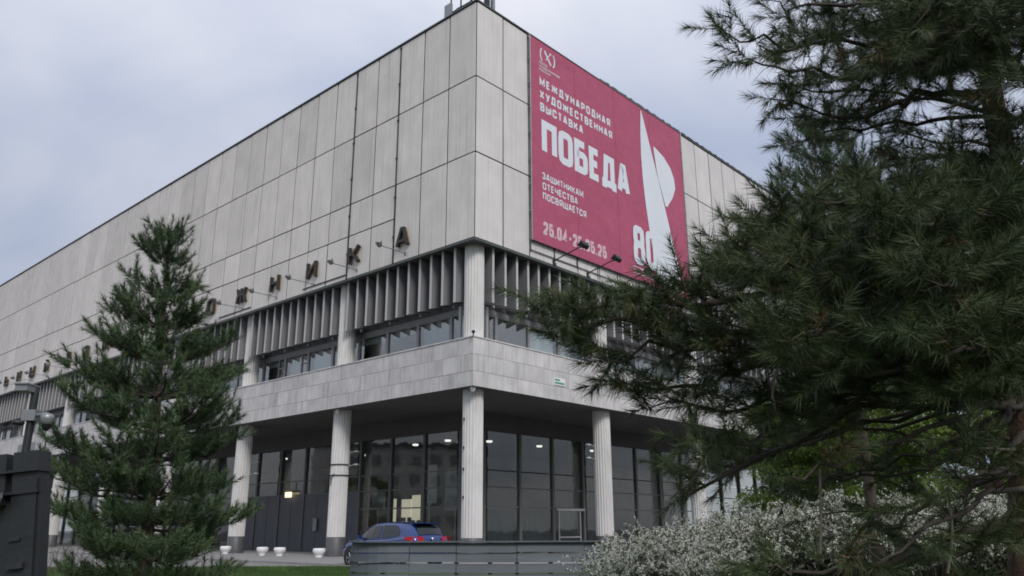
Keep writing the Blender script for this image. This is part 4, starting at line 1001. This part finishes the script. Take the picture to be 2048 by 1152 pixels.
# ------------------------------------------------------------------ near pine on the right
T0 = Vector((pix(2050, 1000, 5.6).x, 5.6, 0.0))
NP_ = thing('pine_tree', 'near pine at the right with long needles and branches reaching across the building', 'tree', T0)
tp = [(2072, 1500), (2066, 1150), (2060, 950), (2052, 760), (2040, 560), (2030, 430), (2012, 320), (1990, 210), (1978, 100), (1985, -20), (2000, -200), (2010, -420), (2015, -600)]
tpts = [pix(x, y, 5.6 + .02 * i) for i, (x, y) in enumerate(tp)]; tpts[0].z = 0
tpath = smooth_path(tpts, 40)
b = MB(); b.tube([p - T0 for p in tpath], [.155 - .0033 * i for i in range(40)], 14); b.part('trunk', 'bark_orange', NP_)
def trunk_at(py):
    best = min(tpath, key=lambda p: abs(p.z - pix(2030, py, 5.7).z)); return best.copy()
near_shoots = []
BR_N = [
 # start y on trunk, [(px,py,depth)...] control points, radius, twig, density
 (70,  [(1850, 66, 5.5), (1650, 92, 5.2), (1500, 82, 5.0), (1400, 50, 4.9)], .024, .36, 1),
 (60,  [(1820, 30, 5.9), (1700, 60, 5.8), (1560, 75, 5.7)], .02, .40, 1),
 (140, [(1860, 120, 5.4), (1700, 150, 5.1), (1560, 135, 4.9), (1460, 118, 4.8)], .024, .38, 1),
 (190, [(1880, 190, 5.5), (1814, 199, 5.4), (1745, 237, 5.3), (1660, 245, 5.2), (1520, 190, 5.0)], .034, .42, 1),
 (215, [(1900, 205, 5.8), (1780, 190, 5.9), (1640, 185, 5.8), (1540, 165, 5.6)], .022, .36, 1),
 (245, [(1860, 250, 5.9), (1730, 262, 5.8), (1640, 268, 5.7), (1566, 290, 5.6)], .02, .26, .9),
 (20,  [(1850, -10, 5.2), (1720, 10, 5.0), (1600, 20, 4.9), (1530, -5, 4.8)], .024, .38, 1),
 (-60, [(1850, -50, 5.4), (1700, -60, 5.3), (1580, -40, 5.2)], .024, .45, 1),
 (-20, [(1900, 60, 5.0), (1830, 100, 4.7), (1760, 130, 4.5)], .022, .5, 1),
 (110, [(1930, 110, 5.1), (1870, 130, 4.8), (1800, 110, 4.6)], .02, .45, 1),
 (-100, [(1950, -60, 5.0), (1880, -10, 4.6), (1840, 60, 4.4)], .02, .5, 1),
 (160, [(2000, 90, 5.0), (1960, 70, 4.6), (1930, 40, 4.4)], .02, .45, 1),
 (300, [(1960, 290, 6.1), (1880, 285, 6.4), (1790, 270, 6.7), (1700, 275, 6.9)], .02, .35, .7),
 (330, [(1930, 320, 5.2), (1800, 330, 5.4), (1720, 345, 5.7), (1660, 350, 6.0)], .022, .38, .7),
 (360, [(2000, 345, 5.4), (1900, 350, 5.2), (1830, 365, 5.1), (1770, 400, 5.0)], .03, .42, .8),
 (400, [(1900, 385, 5.3), (1780, 400, 5.0), (1640, 425, 4.8), (1525, 420, 4.6)], .03, .34, 1),
 (440, [(1880, 430, 5.4), (1700, 455, 5.2), (1560, 450, 5.0), (1480, 445, 4.8)], .028, .36, 1),
 (470, [(1850, 465, 5.2), (1650, 500, 4.9), (1500, 515, 4.7), (1440, 485, 4.6)], .03, .36, 1),
 (520, [(1850, 520, 5.3), (1650, 560, 5.0), (1460, 570, 4.8), (1350, 560, 4.7)], .032, .38, 1),
 (560, [(1850, 555, 5.1), (1600, 600, 4.8), (1330, 610, 4.6), (1130, 640, 4.5), (1075, 628, 4.45)], .036, .42, 1),
 (600, [(1850, 605, 5.2), (1600, 645, 4.9), (1330, 655, 4.7), (1170, 670, 4.6), (1085, 655, 4.5)], .034, .42, 1),
 (640, [(1820, 650, 5.2), (1560, 690, 4.9), (1320, 710, 4.7), (1150, 715, 4.6)], .034, .44, 1),
 (690, [(1820, 690, 5.4), (1560, 735, 5.2), (1380, 770, 5.0), (1200, 770, 4.9)], .034, .42, 1),
 (720, [(1850, 730, 5.4), (1640, 780, 5.3), (1440, 810, 5.2), (1270, 815, 5.1)], .034, .38, .95),
 (540, [(1900, 530, 4.9), (1760, 540, 4.5), (1600, 545, 4.3), (1500, 520, 4.2)], .028, .45, 1),
 (580, [(1900, 590, 5.8), (1720, 590, 6.2), (1520, 580, 6.5), (1390, 570, 6.7)], .03, .48, 1),
 (620, [(1900, 640, 5.0), (1780, 660, 4.6), (1640, 670, 4.3), (1520, 650, 4.1)], .03, .48, 1),
 (660, [(1930, 690, 5.9), (1760, 690, 6.3), (1560, 680, 6.6), (1360, 690, 6.8)], .03, .48, 1),
 (700, [(1920, 740, 5.1), (1800, 750, 4.7), (1680, 745, 4.4), (1560, 720, 4.2)], .03, .48, 1),
 (480, [(1960, 480, 5.0), (1880, 500, 4.6), (1780, 500, 4.3), (1690, 470, 4.1)], .028, .48, 1),
 (430, [(1980, 450, 4.9), (1900, 440, 4.5), (1800, 450, 4.2), (1740, 430, 4.1)], .026, .45, 1),
 (500, [(1960, 520, 6.0), (1840, 500, 6.5), (1680, 490, 6.8), (1560, 500, 7.0)], .028, .48, 1),
 (740, [(1950, 770, 5.8), (1800, 790, 6.1), (1650, 800, 6.4), (1500, 790, 6.6)], .03, .46, .9),
 (670, [(2000, 700, 5.0), (1950, 700, 4.5), (1880, 690, 4.1), (1820, 670, 3.9)], .028, .5, 1),
 (590, [(2000, 600, 5.0), (1960, 600, 4.5), (1900, 580, 4.1), (1850, 560, 3.9)], .028, .5, 1),
 (520, [(2010, 540, 5.0), (1990, 560, 4.6), (1960, 560, 4.2), (1930, 540, 4.0)], .028, .5, 1),
 (380, [(2010, 400, 5.0), (1985, 420, 4.6), (1950, 430, 4.3)], .02, .4, .9),
 # lower, mostly bare limbs
 (790, [(1940, 815, 5.5), (1820, 812, 5.4), (1700, 850, 5.2), (1560, 905, 5.0), (1400, 985, 4.9), (1330, 1000, 4.9)], .034, .32, .16),
 (800, [(1990, 850, 5.4), (1880, 900, 5.2), (1780, 870, 5.0), (1700, 860, 4.9)], .024, .32, .2),
 (860, [(1960, 900, 5.6), (1840, 945, 5.6), (1700, 960, 5.6), (1560, 990, 5.6)], .022, .32, .22),
 (770, [(1940, 840, 5.0), (1800, 890, 4.6), (1660, 940, 4.4), (1540, 960, 4.2)], .022, .32, .22),
 (930, [(1980, 960, 5.3), (1860, 1010, 5.1), (1760, 1060, 5.0), (1640, 1080, 4.9)], .024, .36, .35),
 (1000, [(1980, 1060, 5.3), (1930, 1110, 5.2), (1880, 1160, 5.1), (1780, 1190, 5.0)], .028, .4, .45),
 (900, [(1900, 1000, 6.0), (1760, 1020, 6.2), (1600, 1040, 6.3)], .022, .34, .3),
 (960, [(1980, 1000, 5.0), (1900, 1040, 4.6), (1800, 1090, 4.4), (1680, 1120, 4.2)], .022, .34, .3),
 (1010, [(1900, 1090, 5.0), (1780, 1130, 4.8), (1600, 1140, 4.6), (1480, 1135, 4.5)], .03, .4, .55),
 (880, [(2010, 930, 4.9), (1960, 960, 4.5), (1900, 960, 4.3)], .028, .4, .6),
 (700, [(1900, 770, 5.0), (1700, 830, 4.9), (1500, 880, 4.8), (1330, 880, 4.8)], .024, .40, .85),
 (730, [(1900, 800, 5.5), (1700, 860, 5.6), (1500, 920, 5.6), (1360, 950, 5.6)], .024, .42, .75),
 (750, [(1880, 820, 6.2), (1640, 880, 6.5), (1440, 930, 6.7), (1300, 930, 6.8)], .024, .46, .8),
 (810, [(1880, 900, 5.8), (1700, 950, 6.0), (1540, 985, 6.2)], .022, .40, .6),
 # curtain of short branches round the trunk on the right
 (40,  [(1960, 60, 5.1), (1900, 50, 4.8), (1850, 20, 4.6)], .02, .46, 1.01),
 (-40, [(2030, 10, 5.1), (2040, 40, 4.8), (2045, 60, 4.6)], .02, .46, 1.01),
 (60,  [(2040, 90, 5.2), (2060, 110, 5.0), (2080, 120, 4.8)], .02, .46, 1.01),
 (150, [(2030, 150, 5.0), (2050, 170, 4.6), (2060, 170, 4.4)], .02, .46, 1.01),
 (230, [(2040, 240, 5.2), (2060, 260, 4.9), (2075, 265, 4.7)], .02, .44, 1.01),
 (120, [(1950, 130, 6.0), (1900, 150, 6.4), (1840, 150, 6.8)], .02, .46, 1.01),
 (30,  [(1930, 40, 6.0), (1850, 70, 6.4), (1750, 70, 6.8)], .02, .46, 1.01),
 (300, [(2010, 330, 5.2), (2000, 350, 4.9), (1980, 380, 4.7)], .02, .40, 1.01),
 (350, [(2050, 360, 5.2), (2065, 390, 4.8), (2070, 400, 4.6)], .02, .44, 1.01),
 (450, [(2050, 470, 5.1), (2060, 500, 4.7), (2060, 520, 4.5)], .02, .46, 1.01),
 (560, [(2050, 590, 5.1), (2060, 620, 4.7), (2055, 640, 4.4)], .02, .46, 1.01),
 (640, [(2040, 680, 5.0), (2030, 720, 4.6), (2010, 750, 4.3)], .02, .46, 1.01),
 (700, [(2010, 760, 5.0), (1960, 790, 4.6), (1900, 800, 4.3)], .024, .46, 1.01),
 (680, [(1900, 760, 5.2), (1760, 790, 5.0), (1620, 810, 4.8), (1500, 830, 4.7)], .024, .42, .8),
 (760, [(1880, 830, 5.8), (1700, 870, 6.0), (1540, 900, 6.1), (1420, 920, 6.2)], .02, .36, .25),
 (820, [(1990, 860, 5.0), (1940, 880, 4.6), (1880, 880, 4.3)], .02, .36, .35),
]
for (sy, ctrl, r0, tw, den) in BR_N:
    st = trunk_at(sy); pts = [st] + [pix(*c) for c in ctrl]
    if ctrl[-1][0] < 1720: pts[-1] = pts[-1].lerp(pts[-2], min(.9, (.10 if sy < 350 else .12) / (pts[-1] - pts[-2]).length))
    if den > 1: den = 1.0
    elif 740 < sy < 990 and den < .58: den *= .55
    elif sy < 370: tw *= .85; den *= .9
    mb = pine_branch([p - T0 for p in pts], r0, near_shoots, twig=tw, step=.066 if den == 1 else .090, start=.52 if (680 <= sy <= 830 and den < 1) else .22, sub=.080, sl=(.12, .25), lift=.30, density=den, wob=.05)
    mb.part('branch', 'twig', NP_)
# limbs on the far side, out of the picture
for k in range(10):
    z = 2.2 + .45 * k; st = min(tpath, key=lambda p: abs(p.z - z)); a = random.uniform(-.9, .9)
    e = st + Vector((math.cos(a) * 2.0, math.sin(a) * 2.0, .15)); mid = st.lerp(e, .5) + Vector((0, 0, -.1))
    mb = pine_branch([st - T0, mid - T0, e - T0], .03, near_shoots, twig=.5, step=.13, start=.2, sub=.11, sl=(.12, .22)); mb.part('branch', 'twig', NP_)
for k in range(14):
    st = tpath[27 + k % 12]; a = random.uniform(1.2, 5.0); L_ = 1.6 - .06 * k
    e = st + Vector((math.cos(a) * L_, math.sin(a) * L_, .35)); mb = pine_branch([st - T0, st.lerp(e, .5) - T0 + Vector((0, 0, -.08)), e - T0], .024, near_shoots, twig=.45, step=.12, start=.2, sub=.11, sl=(.12, .22)); mb.part('branch', 'twig', NP_)
dead = near_shoots[::27]; place('dead_needles', needle_mesh('dead_needles', [(*q[:6], q[6] * .8) for q in dead], 300, .10, .005, (75, 40), .25), 'dead_needle', NP_, kind='stuff')
o = place('crown', needle_mesh('crown', near_shoots, 500, .112, .0048, (62, 24), .14), 'needle_near', NP_, kind='stuff')
# pale dry twigs hanging in the crown
for (pts, r_) in (([(1760, 410, 5), (1800, 395, 5), (1850, 385, 5.1)], .006), ([(2048, 590, 4.6), (1990, 590, 4.6), (1965, 620, 4.6), (1962, 680, 4.6)], .007), ([(1640, 650, 4.6), (1590, 690, 4.6), (1555, 740, 4.6), (1545, 800, 4.6)], .006),
                  ([(1530, 745, 4.7), (1545, 780, 4.7), (1552, 830, 4.7)], .005), ([(1900, 905, 4.6), (1960, 900, 4.6), (2040, 905, 4.6)], .008), ([(1340, 1000, 4.9), (1400, 945, 4.9), (1440, 880, 4.9)], .007), ([(1640, 940, 4.6), (1642, 1040, 4.6), (1640, 1110, 4.6)], .009), ([(1900, 1010, 4.6), (1905, 1080, 4.6), (1895, 1150, 4.6)], .008)):
    b = MB(); b.tube(smooth_path([pix(*p) - T0 for p in pts], 8), [r_] * 8, 5); b.part('dry_twig', 'dry_twig', NP_)

# ------------------------------------------------------------------ conical pines (the left one and one behind the near pine)
def cone_pine(name, label, base, H, prof, trunk_top, shoots_per, nl, nw, per_m, seed, m='needle_far', twig=.55, sl=(.16, .34), whorl=.60, nb=10, tr=1.0, lean=(0, 0)):
    random.seed(seed)
    root = thing(name, label, 'tree', base); sh = []
    def axis(z): t = z / H; return Vector((lean[0] * t, lean[1] * t, z))
    b = MB(); b.tube([axis(H * i / 14) for i in range(15)], [tr * .15 * H / 7.4 * (1 - .93 * i / 14) + .006 for i in range(15)], 10); b.part('trunk', 'bark', root)
    def rad(z):
        t = z / H
        for (a, ra), (c, rc) in zip(prof[:-1], prof[1:]):
            if a <= t <= c: return ra + (rc - ra) * (t - a) / (c - a)
        return .1
    z = prof[0][0] * H
    while z < H * .985:
        r_ = rad(z); n_ = nb if r_ > .8 else 6; a0 = random.uniform(0, 6.28)
        for k in range(n_):
            a = a0 + 6.283 * k / n_ + random.uniform(-.25, .25); L_ = max(.12, r_ * random.uniform(.55, 1.18)); zz = z + random.uniform(-.09, .09)
            st = axis(zz); up = .05 + .42 * (z / H) ** 1.5
            e = st + Vector((math.cos(a) * L_, math.sin(a) * L_, L_ * up + random.uniform(-.05, .12) + .10)); mid = st.lerp(e, .55) + Vector((0, 0, -.07 * L_ + (.0 if z > H * .5 else -.05)))
            mb = pine_branch([st, mid, e], max(.008, .024 * L_ ** .6), sh, twig=min(twig, .35 + L_ * .22), step=.085, start=.24 if z < H * .6 else .15, sub=.15, sl=sl, lift=.50, vz=(-.08, .25), wob=.05, npts=8)
            mb.part('branch', 'twig', root)
        z += whorl * random.uniform(.8, 1.2) * (1.0 if z < H * .8 else .7)
    for k in range(9): sh.append((*axis(H * (.80 + .022 * k)), random.gauss(0, .05), random.gauss(0, .05), 1.0, .20))
    place('crown', needle_mesh('crown', sh, per_m, nl, nw, (64, 24), .02), m, root, kind='stuff')
    return root
qb = pix(296, 1100, 15.0); qt = pix(340, 470, 15.0)
cone_pine('pine_tree', 'young conical pine with upturned shoots in front of the left facade', (qb.x, 15.0, .09), qt.z - .05,
          [(.035, 1.40), (.10, 1.62), (.20, 1.70), (.30, 1.66), (.43, 1.54), (.58, 1.24), (.67, .92), (.77, .70), (.84, .52), (.90, .34), (.95, .18), (1.0, .05)], 0, 0, .13, .0115, 235, 11, lean=((qt.x - qb.x), 0))
qb = pix(1730, 900, 11.5); qt = pix(1700, 270, 11.5)
cone_pine('pine_tree', 'second pine with finer texture behind the near pine', (qb.x, 11.5, .09), qt.z,
          [(.40, .8), (.50, 1.35), (.65, 1.15), (.80, .85), (.92, .5), (1.0, .1)], 0, 0, .11, .009, 190, 23, twig=.45, whorl=.50, nb=6, tr=.6)

# ------------------------------------------------------------------ broadleaf trees
def broadleaf_parts(H, Rr, seed, nleaf, zlo=.22, ls=.11):
    r2 = np.random.default_rng(seed); random.seed(seed)
    b = MB(); lim = []
    b.tube([(0, 0, 0), (.05, .02, H * .25), (-.03, .05, H * .5), (.02, .0, H * .8)], [.16, .13, .09, .03], 9); trunk = b.mesh('trunk', 'bark')
    b = MB(); cl = []
    for k in range(34):
        z = H * random.uniform(zlo, .93); t = (z / H - zlo) / (1 - zlo); a = random.uniform(0, 6.28)
        rr = Rr * (math.sin(math.pi * min(1, .18 + .82 * t) ** .8) ** .6) * random.uniform(.45, 1.0); s = Vector((0, 0, max(.5, z - rr * .5)))
        e = Vector((math.cos(a) * rr, math.sin(a) * rr, z)); b.tube(smooth_path([s, s.lerp(e, .5) + rv(.08), e], 6), [.045, .04, .03, .022, .014, .006], 5)
        cl.append((e, random.uniform(.35, .75))); cl.append((s.lerp(e, .62) + rv(.15), random.uniform(.3, .55)))
    limbs = b.mesh('limb', 'bark')
    C = np.array([[*c, s] for c, s in cl]); idx = r2.integers(0, len(C), nleaf)
    d = r2.normal(0, 1, (nleaf, 3)); d /= np.linalg.norm(d, axis=1, keepdims=True); rad = C[idx, 3] * r2.uniform(.25, 1.0, nleaf) ** .5
    P = C[idx, :3] + d * rad[:, None] * np.array([1.1, 1.1, .75])
    u = r2.normal(0, 1, (nleaf, 3)); u /= np.linalg.norm(u, axis=1, keepdims=True); v = np.cross(u, r2.normal(0, 1, (nleaf, 3))); v /= np.linalg.norm(v, axis=1, keepdims=True)
    s = (ls * r2.uniform(.6, 1.2, nleaf))[:, None]
    V = np.stack([P - u * s * .5, P + v * s * .32, P + u * s * .5, P - v * s * .32], 1).reshape(-1, 3)
    return trunk, limbs, npmesh('crown', V, np.arange(4 * nleaf).reshape(-1, 4))
kinds = [broadleaf_parts(7.2, 2.6, 31, 26000), broadleaf_parts(7.8, 2.9, 32, 28000), broadleaf_parts(6.4, 2.4, 33, 24000)]
def broadleaf(k, loc, rz, s, label, group):
    root = thing('broadleaf_tree', label, 'tree', loc, rz, group); root.scale = (s, s, s)
    for nm, me, m in zip(('trunk', 'limbs', 'crown'), kinds[k], ('bark', 'bark', 'leaf_green')):
        o = place(nm, me, m, root)
        if nm == 'crown': o['kind'] = 'stuff'
for k, loc, s, txt in ((0, (9.3, 21.5, .1), .95, 'bright green leafy tree behind the right half of the white hedge'), (1, (13.6, 23.0, .1), 1.0, 'bright green leafy tree behind the near pine trunk at the right edge'), (2, (7.6, 22.5, .1), .62, 'smaller green leafy tree behind the hedge, nearest the building'), (0, (12.0, 29.5, .1), 1.05, 'green leafy tree at the back right, closest to the right facade'), (1, (17.5, 29.0, .1), 1.15, 'green leafy tree beyond the right picture edge'), (1, (10.6, 18.5, .1), .80, 'low bright green tree between the hedge and the near pine trunk'), (0, (15.5, 19.0, .1), .9, 'bright green tree at the right picture edge behind the trunk'), (1, (8.9, 25.5, .1), .78, 'mid-sized green tree between the smaller tree and the right facade'), (2, (17.0, 37.0, .1), 1.7, 'tall green tree farthest back on the right')):
    broadleaf(k, loc, random.uniform(0, 6), s, txt, 'green trees on the right')
# street trees and a pale block to the left, seen mirrored in the lobby glass
for k, (x, y, s, txt) in enumerate(((-56, 30, 1.0, 'nearest the road'), (-50, 47, .9, 'second along the street'), (-64, 52, 1.2, 'before the pale block end'))):
    broadleaf(k % 3, (x, y, 0), k * 1.3, s, 'street tree mirrored in the lobby glass, ' + txt, 'street trees off to the left')
FB = thing('apartment_block', 'pale office block off to the left, mirrored in the lobby glass', 'building', (-105, 36, 0), R(4))
b = MB(); b.box(-12, 0, -22, 26, 0, 15); b.part('wall', 'far_wall', FB)
b = MB(); b.box(-12.3, .3, -22.3, 26.3, 15, 15.5); b.part('roof', 'coping', FB)
wm = MB(); wm.box(0, .05, 0, 1.8, 0, 1.7); wm_me = wm.mesh('window', 'far_window')
for f in range(4):
    for k in range(13): place('window', wm_me, parent=FB, loc=(.01, -20.6 + k * 3.5, 1.6 + f * 3.4))

# ------------------------------------------------------------------ white flowering shrubs
def shrub(name, label, loc, Rr, H, seed, nst=230):
    random.seed(seed); r2 = np.random.default_rng(seed)
    root = thing(name, label, 'shrub', loc, 0, 'white flowering shrubs'); b = MB(); fl = []; lf = []
    for k in range(nst):
        a = random.uniform(0, 6.283); q = random.uniform(0, 1) ** .5; p0 = Vector((math.cos(a) * .32 * q, math.sin(a) * .32 * q, 0))
        hh = H * random.uniform(.72, 1.03) * (1 - .30 * q * q); out = Rr * q * random.uniform(.75, 1.08)
        d = Vector((math.cos(a), math.sin(a), 0))
        p1 = p0 + d * out * .35 + Vector((0, 0, hh * .62)); p2 = p0 + d * out * .75 + Vector((0, 0, hh)); p3 = p0 + d * out * 1.10 + Vector((0, 0, hh * random.uniform(.80, .98))) + rv(.05)
        P = smooth_path([p0, p1, p2, p3], 9); b.tube(P, [.006, .0055, .005, .0045, .004, .0035, .003, .0025, .002], 4, False)
        for j in range(2, 8):
            n_ = random.randint(2, 4) if j < 5 else random.randint(4, 6)
            for _ in range(n_):
                s = P[j].lerp(P[j + 1], random.random()); (fl if random.random() < (.05 + .12 * (j - 2)) else lf).append((*s, *(P[j + 1] - P[j]).normalized()))
        for _ in range(3):                      # side sprays
            j = random.randint(3, 7); s = P[j]; e = s + (d * random.uniform(-.1, .25) + Vector((random.gauss(0, .14), random.gauss(0, .14), random.uniform(.02, .22)))); b.tube([s, e], [.003, .0015], 3, False)
            for t in np.linspace(.2, 1, 6): fl.append((*s.lerp(e, float(t)), *(e - s).normalized()))
    b.part('stems', 'twig', root)
    def cards(arr, n_per, spread, size, asp):
        A = np.repeat(np.array(arr), n_per, 0); n = len(A); P = A[:, :3] + r2.normal(0, spread, (n, 3))
        u = r2.normal(0, 1, (n, 3)) + A[:, 3:] * .7; u /= np.linalg.norm(u, axis=1, keepdims=True); v = np.cross(u, r2.normal(0, 1, (n, 3))); v /= np.linalg.norm(v, axis=1, keepdims=True)
        s = (size * r2.uniform(.6, 1.2, n))[:, None]
        return npmesh('cards', np.stack([P - u * s * .5, P + v * s * asp, P + u * s * .5, P - v * s * asp], 1).reshape(-1, 3), np.arange(4 * n).reshape(-1, 4))
    place('blossom', cards(fl, 8, .012, .021, .42), 'blossom', root, kind='stuff')
    place('leaves', cards(lf + fl[::3], 3, .03, .045, .25), 'leaf_shrub', root, kind='stuff')
shrub('flowering_shrub', 'white flowering shrub at the right end of the slat fence', (2.35, 12.6, .1), 1.10, 1.16, 41)
shrub('flowering_shrub', 'white flowering shrub, second from the slat fence', (3.55, 12.9, .1), 1.35, 1.48, 42)
shrub('flowering_shrub', 'white flowering shrub under the middle of the near pine', (4.9, 12.7, .1), 1.35, 1.66, 43)
shrub('flowering_shrub', 'white flowering shrub, second from the near pine trunk', (6.4, 12.9, .1), 1.4, 1.70, 44)
shrub('flowering_shrub', 'white flowering shrub behind the near pine trunk at the right edge', (7.9, 12.6, .1), 1.4, 1.72, 45)
shrub('flowering_shrub', 'low white flowering shrub in front of the fence end', (1.98, 11.6, .1), .72, .90, 46, 120)

# ------------------------------------------------------------------ thin bare shrub behind the left pine
random.seed(5)
BS = thing('bare_shrub', 'thin twiggy shrub on the lawn behind the left pine', 'shrub', (-13.2, 24.0, .1))
b = MB()
for k in range(70):
    a = random.uniform(0, 6.28); p0 = Vector((random.uniform(-1.6, 1.6), random.uniform(-.2, .2), 0)); p1 = p0 + Vector((math.cos(a) * .12, math.sin(a) * .12, .4)); p2 = p0 + Vector((math.cos(a) * .3, math.sin(a) * .3, random.uniform(.6, .95)))
    b.tube(smooth_path([p0, p1, p2], 5), [.008, .007, .006, .005, .003], 4, False)
    for _ in range(3): s = p1.lerp(p2, random.random()); b.tube([s, s + rv(.12) + Vector((0, 0, .1))], [.004, .002], 3, False)
b.part('stems', 'dry_twig', BS)
